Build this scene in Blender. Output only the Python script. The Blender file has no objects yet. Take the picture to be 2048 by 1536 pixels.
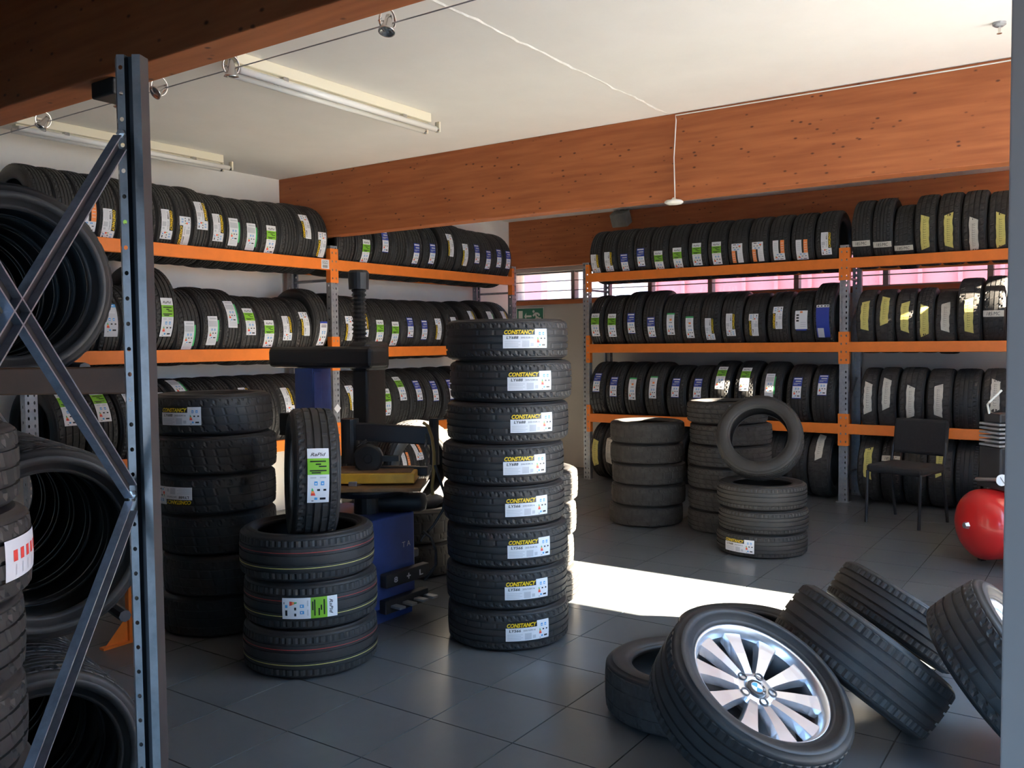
import bpy, bmesh, math, random
import numpy as np
from mathutils import Matrix, Vector

random.seed(7)
SC = bpy.context.scene
COL = SC.collection
PI = math.pi

# ------------------------------------------------------------------ camera
F_PX, YAW, PITCH, ROLL, CAM_H = 1770.9, 0.6029998, 0.0467788, -0.0105823, 1.53
_fw = np.array([math.cos(PITCH) * math.cos(YAW), math.cos(PITCH) * math.sin(YAW), -math.sin(PITCH)])
_r0 = np.array([math.sin(YAW), -math.cos(YAW), 0.0])
_u0 = np.cross(_r0, _fw)
_rt = math.cos(ROLL) * _r0 + math.sin(ROLL) * _u0
_up = -math.sin(ROLL) * _r0 + math.cos(ROLL) * _u0
CAM = np.array([0, 0, CAM_H])
cam_d = bpy.data.cameras.new('camera')
cam_d.sensor_fit = 'HORIZONTAL'
cam_d.sensor_width = 36.0
cam_d.lens = F_PX * 36.0 / 2048.0
cam_d.clip_start = 0.02
cam_d.clip_end = 200
cam = bpy.data.objects.new('camera', cam_d)
cam.matrix_world = Matrix(((_rt[0], _up[0], -_fw[0], 0), (_rt[1], _up[1], -_fw[1], 0),
                           (_rt[2], _up[2], -_fw[2], CAM_H), (0, 0, 0, 1)))
COL.objects.link(cam)
SC.camera = cam

# ------------------------------------------------------------------ world, sun, exposure
SUN_SLOPE = 0.38
world = bpy.data.worlds.new('sky')
SC.world = world
world.use_nodes = True
wn = world.node_tree
wbg = wn.nodes['Background']
wbg.inputs['Color'].default_value = (0.32, 0.60, 1.0, 1)
wbg.inputs['Strength'].default_value = 13.0
sun_d = bpy.data.lights.new('sun', 'SUN')
sun_d.energy = 290
sun_d.angle = math.radians(0.53)
sun_d.color = (1.0, 0.86, 0.66)
sun = bpy.data.objects.new('sun', sun_d)
sun.rotation_euler = Vector((0, 1, -SUN_SLOPE)).to_track_quat('-Z', 'Y').to_euler()
sun.location = (4.8, -14, 5)
COL.objects.link(sun)
SC.view_settings.view_transform = 'Standard'
SC.view_settings.look = 'None'
SC.view_settings.gamma = 1
SC.view_settings.use_curve_mapping = False
SC.view_settings.exposure = 0.0
SC.cycles.use_denoising = True
SC.cycles.max_bounces = 10
SC.cycles.diffuse_bounces = 6
SC.cycles.sample_clamp_indirect = 8.0

# ------------------------------------------------------------------ pixel helpers (frame 2048 x 1536)
def ray(x, y):
    return _fw + _rt * (x - 1024) / F_PX - _up * (y - 768) / F_PX
def at_z(x, y, z=0.0):
    d = ray(x, y); return Vector(CAM + d * (z - CAM_H) / d[2])
def at_x(x, y, X):
    d = ray(x, y); return Vector(CAM + d * X / d[0])
def at_y(x, y, Y):
    d = ray(x, y); return Vector(CAM + d * Y / d[1])
def at_d(x, y, dep):
    return Vector(CAM + ray(x, y) * dep)
FWH = Vector((math.cos(YAW), math.sin(YAW), 0))
RTH = Vector((math.sin(YAW), -math.cos(YAW), 0))

# ------------------------------------------------------------------ materials
def _principled(name):
    m = bpy.data.materials.new(name); m.use_nodes = True
    return m, m.node_tree.nodes, m.node_tree.links, m.node_tree.nodes['Principled BSDF']
def mat(name, col, rough=0.6, metal=0.0, spec=0.5, var=0.0, scale=8.0, bump=0.0, col2=None, stretch=None, coat=0.0):
    m, n, l, b = _principled(name)
    b.inputs['Base Color'].default_value = (*col, 1)
    b.inputs['Roughness'].default_value = rough
    b.inputs['Metallic'].default_value = metal
    b.inputs['Specular IOR Level'].default_value = spec
    b.inputs['Coat Weight'].default_value = coat
    if var or bump:
        tc = n.new('ShaderNodeTexCoord'); mp = n.new('ShaderNodeMapping')
        if stretch: mp.inputs['Scale'].default_value = stretch
        l.new(tc.outputs['Object'], mp.inputs['Vector'])
        t = n.new('ShaderNodeTexNoise'); t.inputs['Scale'].default_value = scale
        t.inputs['Detail'].default_value = 6; t.inputs['Roughness'].default_value = 0.65
        l.new(mp.outputs['Vector'], t.inputs['Vector'])
        if var:
            r = n.new('ShaderNodeValToRGB')
            r.color_ramp.elements[0].position = 0.3; r.color_ramp.elements[1].position = 0.7
            c2 = col2 if col2 else tuple(min(1, c * (1 + var)) for c in col)
            r.color_ramp.elements[0].color = (*[c * (1 - var) if not col2 else c for c in col], 1)
            r.color_ramp.elements[1].color = (*c2, 1)
            l.new(t.outputs['Fac'], r.inputs['Fac']); l.new(r.outputs['Color'], b.inputs['Base Color'])
        if bump:
            bp = n.new('ShaderNodeBump'); bp.inputs['Strength'].default_value = bump
            bp.inputs['Distance'].default_value = 0.01
            l.new(t.outputs['Fac'], bp.inputs['Height']); l.new(bp.outputs['Normal'], b.inputs['Normal'])
    return m
def wood_mat(name, base, dark, knot):
    # glulam: grain along object Y, thin lamella lines in Z, scattered knots
    m, n, l, b = _principled(name)
    b.inputs['Roughness'].default_value = 0.55; b.inputs['Specular IOR Level'].default_value = 0.3
    tc = n.new('ShaderNodeTexCoord')
    def mapped(sc):
        mp = n.new('ShaderNodeMapping'); mp.inputs['Scale'].default_value = sc
        l.new(tc.outputs['Object'], mp.inputs['Vector']); return mp.outputs['Vector']
    g = n.new('ShaderNodeTexNoise'); g.inputs['Scale'].default_value = 3; g.inputs['Detail'].default_value = 8
    l.new(mapped((8, 0.7, 9)), g.inputs['Vector'])
    r = n.new('ShaderNodeValToRGB')
    r.color_ramp.elements[0].position = 0.3; r.color_ramp.elements[0].color = (*dark, 1)
    r.color_ramp.elements[1].position = 0.68; r.color_ramp.elements[1].color = (*base, 1)
    l.new(g.outputs['Fac'], r.inputs['Fac'])
    v = n.new('ShaderNodeTexVoronoi'); v.inputs['Scale'].default_value = 13.0
    l.new(mapped((1, 0.8, 1.5)), v.inputs['Vector'])
    r2 = n.new('ShaderNodeValToRGB'); r2.color_ramp.interpolation = 'EASE'
    r2.color_ramp.elements[0].position = 0.05; r2.color_ramp.elements[0].color = (1, 1, 1, 1)
    r2.color_ramp.elements[1].position = 0.17; r2.color_ramp.elements[1].color = (0, 0, 0, 1)
    l.new(v.outputs['Distance'], r2.inputs['Fac'])
    mx = n.new('ShaderNodeMix'); mx.data_type = 'RGBA'
    l.new(r2.outputs['Color'], mx.inputs['Factor']); l.new(r.outputs['Color'], mx.inputs['A'])
    mx.inputs['B'].default_value = (*knot, 1)
    l.new(mx.outputs['Result'], b.inputs['Base Color'])
    return m
M = {}
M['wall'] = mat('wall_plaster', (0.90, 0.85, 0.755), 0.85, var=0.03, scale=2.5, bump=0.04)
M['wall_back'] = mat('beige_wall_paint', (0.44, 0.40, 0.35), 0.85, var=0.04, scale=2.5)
M['wall_dark'] = mat('unseen_dark_front', (0.10, 0.09, 0.085), 0.8, var=0.1, scale=2)  # unseen front surfaces, coloured dark to cut light bounced onto the near beam
M['ceiling'] = mat('ceiling_plaster', (0.83, 0.80, 0.75), 0.8, var=0.04, scale=1.5, bump=0.06)
M['plaster_joint'] = mat('plaster_joint', (0.85, 0.82, 0.76), 0.9, var=0.05, scale=40, bump=0.5)
M['wood'] = wood_mat('beam_wood', (0.42, 0.135, 0.047), (0.30, 0.088, 0.030), (0.10, 0.03, 0.014))
M['tile'] = mat('floor_tile', (0.100, 0.112, 0.121), 0.30, spec=0.5, var=0.10, scale=3.0, bump=0.02)
M['grout'] = mat('floor_grout', (0.035, 0.035, 0.035), 0.9)
M['rubber'] = mat('tyre_rubber', (0.021, 0.0205, 0.021), 0.52, spec=0.35, var=0.2, scale=12)
M['tread'] = mat('tread_rubber', (0.024, 0.0235, 0.0235), 0.56, spec=0.4, var=0.2, scale=25)
M['worn'] = mat('worn_tread', (0.045, 0.042, 0.040), 0.75, spec=0.2, var=0.3, scale=18, bump=0.15)
M['orange'] = mat('orange_paint', (0.80, 0.20, 0.025), 0.45, var=0.08, scale=9, bump=0.03)
M['steel'] = mat('galvanised_steel', (0.36, 0.37, 0.39), 0.45, metal=0.6, var=0.2, scale=20)
M['blue_steel'] = mat('blue_grey_steel', (0.25, 0.245, 0.245), 0.34, metal=0.5, var=0.25, scale=14)
M['edge_steel'] = mat('bare_steel_edge', (0.33, 0.35, 0.40), 0.35, metal=0.7, var=0.25, scale=30)
M['dark_steel'] = mat('dark_steel', (0.03, 0.03, 0.034), 0.5, metal=0.3)
M['black'] = mat('black_plastic', (0.012, 0.012, 0.013), 0.5)
M['bolt'] = mat('zinc_bolt', (0.7, 0.7, 0.7), 0.3, metal=0.9)
M['paper'] = mat('white_paper', (0.80, 0.80, 0.82), 0.32, spec=0.5)
M['paper_grey'] = mat('grey_print', (0.55, 0.56, 0.59), 0.35)
M['ink'] = mat('black_ink', (0.012, 0.012, 0.014), 0.35)
M['yellow_ink'] = mat('yellow_ink', (0.86, 0.60, 0.02), 0.35)
M['green_ink'] = mat('green_ink', (0.20, 0.48, 0.035), 0.35)
M['green2'] = mat('mint_ink', (0.06, 0.42, 0.14), 0.35)
M['blue_ink'] = mat('blue_ink', (0.022, 0.045, 0.30), 0.35)
M['sky_ink'] = mat('sky_blue_ink', (0.06, 0.33, 0.68), 0.35)
M['orange_ink'] = mat('orange_ink', (0.90, 0.28, 0.08), 0.35)
M['red_ink'] = mat('red_ink', (0.75, 0.06, 0.05), 0.4)
M['tape'] = mat('yellow_masking_tape', (0.62, 0.55, 0.16), 0.7, var=0.12, scale=30)
M['tape_white'] = mat('white_masking_tape', (0.58, 0.55, 0.47), 0.7, var=0.12, scale=30)
M['chalk'] = mat('white_chalk', (0.72, 0.72, 0.70), 0.9)
M['alloy'] = mat('silver_alloy', (0.66, 0.67, 0.70), 0.27, metal=0.85)
M['alloy_dark'] = mat('brake_dust_shade_alloy', (0.10, 0.10, 0.105), 0.5, metal=0.6)  # brake dust on the barrel, painted shade on the disc behind the spokes
M['machine_blue'] = mat('machine_blue', (0.025, 0.06, 0.24), 0.4, var=0.15, scale=10)
M['machine_yellow'] = mat('machine_yellow', (0.62, 0.36, 0.03), 0.5, var=0.15, scale=12)
M['brown_board'] = mat('brown_board', (0.16, 0.09, 0.04), 0.7, var=0.25, scale=14)
M['red_paint'] = mat('red_paint', (0.52, 0.018, 0.018), 0.28, coat=0.3)
M['white_paint'] = mat('white_enamel', (0.80, 0.78, 0.70), 0.4)
M['cream'] = mat('cream_enamel', (0.78, 0.72, 0.56), 0.45)
M['tube_glass'] = mat('tube_glass', (0.88, 0.86, 0.80), 0.2)
M['chrome'] = mat('chrome', (0.62, 0.60, 0.57), 0.22, metal=0.9)
M['pillar'] = mat('grey_door_post', (0.28, 0.245, 0.225), 0.6, var=0.04, scale=3)
M['win_frame'] = mat('window_frame', (0.20, 0.17, 0.15), 0.6)
M['green_sign'] = mat('exit_green', (0.02, 0.15, 0.085), 0.5)
M['sign_white'] = mat('exit_white', (0.62, 0.62, 0.55), 0.6)
M['fabric'] = mat('black_fabric', (0.018, 0.017, 0.018), 0.9, var=0.2, scale=60)
M['ext_red'] = mat('red_cladding', (0.40, 0.115, 0.12), 0.7, var=0.1, scale=2)
M['ext_white'] = mat('outside_render', (0.75, 0.73, 0.70), 0.9)
M['ext_ground'] = mat('outside_concrete', (0.35, 0.34, 0.33), 0.9, var=0.1, scale=1)
M['shaded_orange'] = mat('shaded_orange_paint', (0.13, 0.05, 0.02), 0.6, var=0.2, scale=12)  # orange beam paint with its shade put into the colour
M['dust_grey'] = mat('dusty_grey', (0.17, 0.16, 0.14), 0.7, var=0.2, scale=10)
M['hose'] = mat('amber_hose', (0.30, 0.20, 0.06), 0.45)
def glass_mat():
    m = bpy.data.materials.new('window_glass'); m.use_nodes = True
    n, l = m.node_tree.nodes, m.node_tree.links
    n.remove(n['Principled BSDF'])
    t = n.new('ShaderNodeBsdfTransparent'); t.inputs['Color'].default_value = (0.93, 0.94, 0.94, 1)
    g = n.new('ShaderNodeBsdfGlossy'); g.inputs['Roughness'].default_value = 0.03
    x = n.new('ShaderNodeMixShader'); x.inputs[0].default_value = 0.06
    l.new(t.outputs[0], x.inputs[1]); l.new(g.outputs[0], x.inputs[2])
    l.new(x.outputs[0], n['Material Output'].inputs['Surface'])
    return m
M['glass'] = glass_mat()

# ------------------------------------------------------------------ mesh builder
class MB:
    def __init__(s): s.v = []; s.f = []; s.m = []; s.mats = []
    def mi(s, k):
        if k not in s.mats: s.mats.append(k)
        return s.mats.index(k)
    def add(s, vs, fs, k, T=None):
        b = len(s.v); i = s.mi(k)
        s.v += [tuple(T @ Vector(q)) if T is not None else tuple(q) for q in vs]
        s.f += [tuple(b + j for j in f) for f in fs]; s.m += [i] * len(fs); return s
    def box(s, c, d, k, T=None):
        x, y, z = [q / 2 for q in d]
        vs = [(c[0] + i * x, c[1] + j * y, c[2] + l * z) for i in (-1, 1) for j in (-1, 1) for l in (-1, 1)]
        return s.add(vs, [(0, 1, 3, 2), (4, 6, 7, 5), (0, 4, 5, 1), (2, 3, 7, 6), (0, 2, 6, 4), (1, 5, 7, 3)], k, T)
    def bbox(s, a, b, k, T=None):
        return s.box([(p + q) / 2 for p, q in zip(a, b)], [abs(q - p) for p, q in zip(a, b)], k, T)
    def bevbox(s, c, d, r, k, T=None):
        bm = bmesh.new(); bmesh.ops.create_cube(bm, size=1)
        for v in bm.verts: v.co = Vector((v.co.x * d[0] + c[0], v.co.y * d[1] + c[1], v.co.z * d[2] + c[2]))
        bmesh.ops.bevel(bm, geom=bm.edges[:], offset=r, segments=3, profile=0.5, affect='EDGES')
        bm.verts.index_update()
        s.add([v.co.copy() for v in bm.verts], [tuple(v.index for v in f.verts) for f in bm.faces], k, T); bm.free(); return s
    def tube(s, pts, r, k, n=10, cap=True, T=None):
        pts = [Vector(p) for p in pts]; rs = r if isinstance(r, (list, tuple)) else [r] * len(pts)
        vs = []; prev = None
        for i, p in enumerate(pts):
            t = (pts[min(i + 1, len(pts) - 1)] - pts[max(i - 1, 0)]).normalized()
            a = prev if prev is not None else (Vector((0, 0, 1)) if abs(t.z) < 0.9 else Vector((1, 0, 0)))
            u = (a - t * a.dot(t)).normalized(); w = t.cross(u); prev = u
            for j in range(n):
                q = 2 * PI * j / n; vs.append(p + (u * math.cos(q) + w * math.sin(q)) * rs[i])
        fs = [(i * n + j, i * n + (j + 1) % n, (i + 1) * n + (j + 1) % n, (i + 1) * n + j) for i in range(len(pts) - 1) for j in range(n)]
        if cap: fs += [tuple(range(n))[::-1], tuple((len(pts) - 1) * n + j for j in range(n))]
        return s.add(vs, fs, k, T)
    def lathe(s, prof, k, n=32, T=None, closed=False):
        # profile (axial x, radius r) about local X
        m = len(prof)
        vs = [(x, r * math.cos(2 * PI * j / n), r * math.sin(2 * PI * j / n)) for j in range(n) for x, r in prof]
        fs = []
        for j in range(n):
            for i in range(m if closed else m - 1):
                a, b = i, (i + 1) % m; j2 = (j + 1) % n
                fs.append((j * m + a, j2 * m + a, j2 * m + b, j * m + b))
        return s.add(vs, fs, k, T)
    def prism(s, poly, h0, h1, k, T=None):
        n = len(poly)
        vs = [(x, y, h0) for x, y in poly] + [(x, y, h1) for x, y in poly]
        fs = [tuple(range(n))[::-1], tuple(range(n, 2 * n))] + [(i, (i + 1) % n, n + (i + 1) % n, n + i) for i in range(n)]
        return s.add(vs, fs, k, T)
    def perf(s, o, du, dv, w, h, pitch, rx, ry, k, start=0.0):
        # perforated strip from origin o, width w along du, height h along dv, one 8-sided hole per pitch
        o, du, dv = Vector(o), Vector(du), Vector(dv); nc = int(round(h / pitch))
        ang = [PI / 8 + PI / 4 * i for i in range(8)]
        for c in range(nc):
            z0, z1 = c * pitch, (c + 1) * pitch; cx, cz = w / 2, (z0 + z1) / 2
            hol = [(cx + rx * math.cos(a), cz + ry * math.sin(a)) for a in ang]
            out = [(w, cz + ry * .4), (cx + rx * .4, z1), (cx - rx * .4, z1), (0, cz + ry * .4), (0, cz - ry * .4), (cx - rx * .4, z0), (cx + rx * .4, z0), (w, cz - ry * .4)]
            cor = [(w, z1), (0, z1), (0, z0), (w, z0)]
            P = hol + out + cor
            fs = [(0, 8, 16, 9, 1), (1, 9, 10, 2), (2, 10, 17, 11, 3), (3, 11, 12, 4), (4, 12, 18, 13, 5), (5, 13, 14, 6), (6, 14, 19, 15, 7), (7, 15, 8, 0)]
            s.add([o + du * a + dv * b for a, b in P], fs, k)
        return s
    def mesh(s, name, smooth=False):
        me = bpy.data.meshes.new(name); me.from_pydata(s.v, [], s.f)
        for k in s.mats: me.materials.append(M[k])
        me.polygons.foreach_set('material_index', s.m)
        if smooth: me.polygons.foreach_set('use_smooth', [True] * len(s.f))
        me.update(); return me
    def build(s, name, parent=None, smooth=False, loc=None, rot=None):
        return link(name, s.mesh(name, smooth), parent, loc, rot)
def link(name, me, parent=None, loc=None, rot=None):
    o = bpy.data.objects.new(name, me); COL.objects.link(o)
    if parent: o.parent = parent
    if loc is not None: o.location = loc
    if rot is not None: o.rotation_euler = rot
    return o
def tag(o, label, cat, group=None):
    o['label'] = label; o['category'] = cat
    if group: o['group'] = group
    return o
def thing(name, label, cat, loc=(0, 0, 0), rotz=0.0, group=None):
    o = link(name, None, None, loc, (0, 0, rotz)); return tag(o, label, cat, group)
def struct(o, label=None):
    o['kind'] = 'structure'
    if label: o['label'] = label
    return o
def frame_T(origin, xdir, zhint=(0, 0, 1)):
    x = Vector(xdir).normalized(); z = Vector(zhint); y = z.cross(x).normalized(); z = x.cross(y)
    return Matrix(((x.x, y.x, z.x, origin[0]), (x.y, y.y, z.y, origin[1]), (x.z, y.z, z.z, origin[2]), (0, 0, 0, 1)))
_tcache = {}
def text_geo(body, shear=0.0, bold=0.0):
    key = (body, shear, bold)
    if key not in _tcache:
        cu = bpy.data.curves.new('t', 'FONT'); cu.body = body; cu.shear = shear; cu.offset = bold; cu.resolution_u = 2
        ob = bpy.data.objects.new('t', cu); COL.objects.link(ob)
        dg = bpy.context.evaluated_depsgraph_get(); me = ob.evaluated_get(dg).to_mesh()
        vs = [(v.co.x, v.co.y) for v in me.vertices]; fs = [tuple(p.vertices) for p in me.polygons]
        ob.evaluated_get(dg).to_mesh_clear(); bpy.data.objects.remove(ob); bpy.data.curves.remove(cu)
        xs = [a for a, _ in vs]; ys = [b for _, b in vs]
        x0, x1, y0, y1 = min(xs), max(xs), min(ys), max(ys)
        _tcache[key] = ([((a - x0) / (x1 - x0), (b - y0) / (y1 - y0)) for a, b in vs], fs)
    return _tcache[key]
# ------------------------------------------------------------------ the room
X0, X1, Y0, Y1, ZC = -1.6, 9.33, -0.95, 6.40, 3.045
BZ = 2.485           # underside of the glulam beams
TILE, TX, TY = 0.40316, 3.1292, 2.2963

floor = struct(MB().bbox((X0, Y0, -0.12), (X1, Y1, -0.004), 'grout').build('floor'), 'grey tiled workshop floor')
tiles = []
for i in range(-12, 17):
    for j in range(-12, 12):
        ax, ay = TX + i * TILE, TY + j * TILE
        if ax + TILE < X0 + .02 or ay + TILE < Y0 + .02 or ax > X1 - .02 or ay > Y1 - .02: continue
        cx, cy = ax + TILE / 2, ay + TILE / 2
        d = np.array([cx, cy, -CAM_H]); dep = d @ _fw
        px = 1024 + F_PX * (d @ _rt) / dep if dep > .5 else -9999
        py = 768 - F_PX * (d @ _up) / dep if dep > .5 else 9999
        vis = -150 < px < 2150 and py < 1750
        full = ax > X0 and ay > Y0 and ax + TILE < X1 and ay + TILE < Y1
        tiles.append((dep if (vis and full) else 900 + dep, ax, ay))
tiles.sort()
tm = MB().bbox((0.003, 0.003, -0.005), (TILE - 0.003, TILE - 0.003, 0.0), 'tile').mesh('tile')
for _, ax, ay in tiles[:300]:
    link('tile', tm, floor, (ax, ay, 0))
rest = MB()
for _, ax, ay in tiles[300:]:
    rest.bbox((max(ax + .003, X0), max(ay + .003, Y0), -0.005), (min(ax + TILE - .003, X1), min(ay + TILE - .003, Y1), 0.0), 'tile')
ro = rest.build('tile_field', floor); ro['kind'] = 'stuff'

struct(MB().bbox((X0 - .2, Y0 - .2, ZC), (X1 + .25, Y1 + .25, ZC + .2), 'ceiling').build('ceiling'), 'white plaster ceiling')
struct(MB().bbox((X0 - .2, Y1, -.12), (X1 + .25, Y1 + .2, ZC), 'wall').build('wall_left'), 'white plaster wall behind the long tyre rack')
wf = MB()
wf.bbox((X0 - .2, Y0, -.12), (X0, -.7, ZC), 'wall_dark'); wf.bbox((X0 - .2, 1.0, -.12), (X0, Y1, ZC), 'wall_dark'); wf.bbox((X0 - .2, -.7, 1.9), (X0, 1.0, ZC), 'wall_dark'); wf.bbox((X0, Y0, ZC - .03), (1.79, Y1, ZC - .001), 'wall_dark')  # last panel is an unseen dark soffit, added to dim the near beam
wf.bbox((.62, Y0, 2.16), (.74, Y1, ZC), 'wall_dark')          # unseen header added to keep entrance light off the near beam
struct(wf.build('wall_front'))
# back wall with the high strip window
WZ0, WZ1 = 2.045, 2.40
wb = MB()
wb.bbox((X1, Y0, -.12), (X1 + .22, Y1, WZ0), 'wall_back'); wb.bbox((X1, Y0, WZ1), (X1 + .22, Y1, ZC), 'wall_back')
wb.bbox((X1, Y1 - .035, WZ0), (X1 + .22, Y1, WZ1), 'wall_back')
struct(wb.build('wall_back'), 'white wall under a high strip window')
# right wall: wide doorway near the camera, sun comes in at its far end; clerestory further back
wr = MB()
DX0, DX1, DZ = 1.95, 5.285, 2.95
wr.bbox((X0 - .2, Y0 - .2, -.12), (DX0, Y0, ZC), 'wall'); wr.bbox((DX0, Y0 - .2, DZ), (DX1, Y0, ZC), 'wall')
CX0, CX1, CZ0, CZ1 = 6.7, 8.75, 2.46, 2.79
wr.bbox((DX1, Y0 - .2, -.12), (CX0, Y0, ZC), 'wall'); wr.bbox((CX1, Y0 - .2, -.12), (X1 + .22, Y0, ZC), 'wall')
wr.bbox((CX0, Y0 - .2, -.12), (CX1, Y0, CZ0), 'wall'); wr.bbox((CX0, Y0 - .2, CZ1), (CX1, Y0, ZC), 'wall')
struct(wr.build('wall_right'))

def wood_beam(name, x0, x1, z0=BZ, z1=ZC, label=None):
    mb = MB(); mb.bevbox(((x0 + x1) / 2, (Y0 + Y1) / 2, (z0 + z1) / 2), (x1 - x0, Y1 - Y0, z1 - z0), .006, 'wood')
    return struct(mb.build(name), label)
wood_beam('trim_1', 1.80, 1.945, label='dark laminated timber ceiling beam')
wood_beam('trim_2', 5.555, 5.70, label='orange-brown laminated timber ceiling beam')
wood_beam('trim_3', 9.255, 9.33, 2.455, ZC, label='timber beam over the strip window')
# plaster joint across the ceiling
pj = MB(); n = 60; rows = []
for i in range(n + 1):
    x = 1.95 + (5.555 - 1.95) * i / n; w = .006 + .007 * random.random(); dy = .012 * math.sin(i * .7) * random.random()
    rows.append((x, 2.527 + dy - w, 2.527 + dy + w, .002 + .005 * random.random()))
vs = []; fs = []
for x, a, b, h in rows: vs += [(x, a, ZC), (x, (a + b) / 2, ZC - h), (x, b, ZC)]
for i in range(n): fs += [(3 * i, 3 * i + 3, 3 * i + 4, 3 * i + 1), (3 * i + 1, 3 * i + 4, 3 * i + 5, 3 * i + 2)]
pj.add(vs, fs, 'plaster_joint'); struct(pj.build('trim_4'), 'cracked plaster joint across the ceiling')

# strip window: frame, mullions, panes, bars
MULL = [5.53, 4.50, 3.77, 2.82, 1.94, 1.02, 0.1, -0.9]
edges = [Y1 - .035] + MULL + [Y0]
win = struct(MB().bbox((X1 + .04, Y0, WZ0), (X1 + .12, Y1 - .035, WZ0 + .02), 'win_frame').build('window_1'), 'high strip window with bars')
MB().bbox((X1 + .04, Y0, WZ1 - .02), (X1 + .12, Y1 - .035, WZ1), 'win_frame').build('window_frame', win)
MB().bbox((X1 - .04, Y0, WZ0 - .05), (X1 + .04, Y1 - .04, WZ0), 'wood').build('window_sill', win)
for y in MULL:
    MB().bbox((X1 + .03, y - .025, WZ0), (X1 + .13, y + .025, WZ1), 'win_frame').build('mullion', win)
for a, b in zip(edges[:-1], edges[1:]):
    MB().bbox((X1 + .075, b + .02, WZ0 + .01), (X1 + .081, a - .02, WZ1 - .01), 'glass').build('pane', win)
for k in (1, 2):
    z = WZ0 + (WZ1 - WZ0) * k / 3
    MB().tube([(X1 + .03, Y0, z), (X1 + .03, Y1 - .04, z)], .006, 'win_frame', 6).build('window_bar', win)

# grey door post right beside the camera, in the door line
pp = at_d(2011, 700, 1.25)
T = frame_T((pp.x, pp.y, 0), RTH + FWH * .75)
post = MB(); post.bevbox((.16, -.02, ZC / 2), (.32, .04, ZC), .004, 'pillar', T)
struct(post.build('door_1'), 'flat grey steel door post')

# outside: ground, unseen block added to keep sun off the near part of the doorway, red cladding behind the window
eg = struct(MB().bbox((-60, -60, -.3), (60, 60, -.125), 'ext_ground').build('exterior_ground'))
struct(MB().bbox((-14, -9, -.12), (4.43, -3.0, 3.95), 'ext_white').build('exterior_sun_blocker'))  # added sun blocker, its edge shapes the sunlit floor strip
ec = struct(MB().bbox((12.0, -12, -.12), (12.2, 5.75, 5), 'ext_red').build('exterior_cladding'))
for i in range(40):
    y = -11.9 + i * .45
    if y < 5.7: MB().bbox((11.95, y, -.1), (12.0, y + .05, 5), 'ext_red').build('batten', ec)
struct(MB().bbox((12.0, 7.68, -.12), (12.2, 14, 5), 'ext_red').build('exterior_cladding_end'))
struct(MB().bbox((15.0, 4, -.12), (15.2, 14, 3.4), 'ext_white').build('exterior_white_house'))
# ------------------------------------------------------------------ tyres
R0, W0 = 0.316, 0.200            # every tyre mesh is this size; objects are scaled
def crown(v): return R0 - 0.0045 * (v / 0.078) ** 2 if abs(v) <= 0.078 else R0 - 0.0045
def casing_mesh(name, rim):
    p = []
    side = [(.066, rim), (.082, rim - .001), (.0865, rim + .008), (.088, rim + .013), (.0915, rim + .0135), (.095, rim + .03), (.0995, (rim + .29) / 2), (.0975, .284), (.0965, .2855), (.0945, .2855), (.090, .299), (.0815, .309)]
    inn = [(.074, .292), (.086, .268), (.083, rim + .02), (.070, rim + .004)]
    prof = [(-x, r) for x, r in inn[::-1]][::-1]
    prof = [(x, r) for x, r in [(-a, b) for a, b in inn]]          # inside, left: top -> bead
    prof += [(-a, b) for a, b in side]                              # left outer: bead -> shoulder
    prof += [(-.074, .304), (.074, .304)]
    prof += [(a, b) for a, b in side[::-1]]
    prof += [(a, b) for a, b in inn[::-1]]
    mb = MB(); mb.lathe(prof, 'rubber', 72, closed=True)
    return mb.mesh(name, True)
def tread_mesh(name, key, kind):
    # grooved tread band with shoulder slots
    N = 192
    g = {'rib': [-.048, -.0165, .0165, .048], 'block': [-.042, 0, .042], 'wide': [-.05, -.02, .02, .05], 'worn': [-.035, .035]}[kind]
    gw = .0042 if kind != 'worn' else .003; gd = .007 if kind != 'worn' else .003
    cols = [(-.0815, -.007)]
    xs = [-.078, -.066, -.058]; 
    pts = set(xs + [-x for x in xs])
    lst = []
    for c in g: lst += [(c - gw - .0005, 0), (c - gw, gd), (c + gw, gd), (c + gw + .0005, 0)]
    for x in sorted(pts): 
        if all(abs(x - c) > gw + .001 for c in g): lst.append((x, 0))
    lst.sort()
    prof = [(-.0815, .0065)] + lst + [(.0815, .0065)]
    m = len(prof); vs = []; fs = []
    slot = {'rib': 4, 'block': 6, 'wide': 3, 'worn': 8}[kind]
    for j in range(N):
        a = 2 * PI * j / N
        for x, dd in prof:
            r = crown(x) - dd
            if dd == 0 or dd == .0065:
                sl = int(round((abs(x) - .05) * (90 if kind != 'wide' else 0)))
                if abs(x) > .0545 and (j + sl) % slot == 0: r -= .0045
                if kind in ('block', 'worn') and abs(x) <= .0545 and (j + int(x * 140)) % slot == 0: r -= .003
                if kind == 'rib' and .02 < abs(x) <= .046 and (j + (2 if x > 0 else 0)) % 8 == 0: r -= .003
            vs.append((x, -r * math.cos(a), r * math.sin(a)))
    for j in range(N):
        j2 = (j + 1) % N
        for i in range(m - 1): fs.append((j * m + i, j * m + i + 1, j2 * m + i + 1, j2 * m + i))
    mb = MB(); mb.add(vs, fs, key); return mb.mesh(name)
CASE = {'c16': casing_mesh('casing_16', .208), 'c18': casing_mesh('casing_18', .232)}
TREAD = {'rib': tread_mesh('tread_rib', 'tread', 'rib'), 'block': tread_mesh('tread_block', 'tread', 'block'),
         'wide': tread_mesh('tread_wide', 'tread', 'wide'), 'worn': tread_mesh('tread_worn', 'worn', 'worn'),
         'old': tread_mesh('tread_old', 'worn', 'block')}
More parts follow.
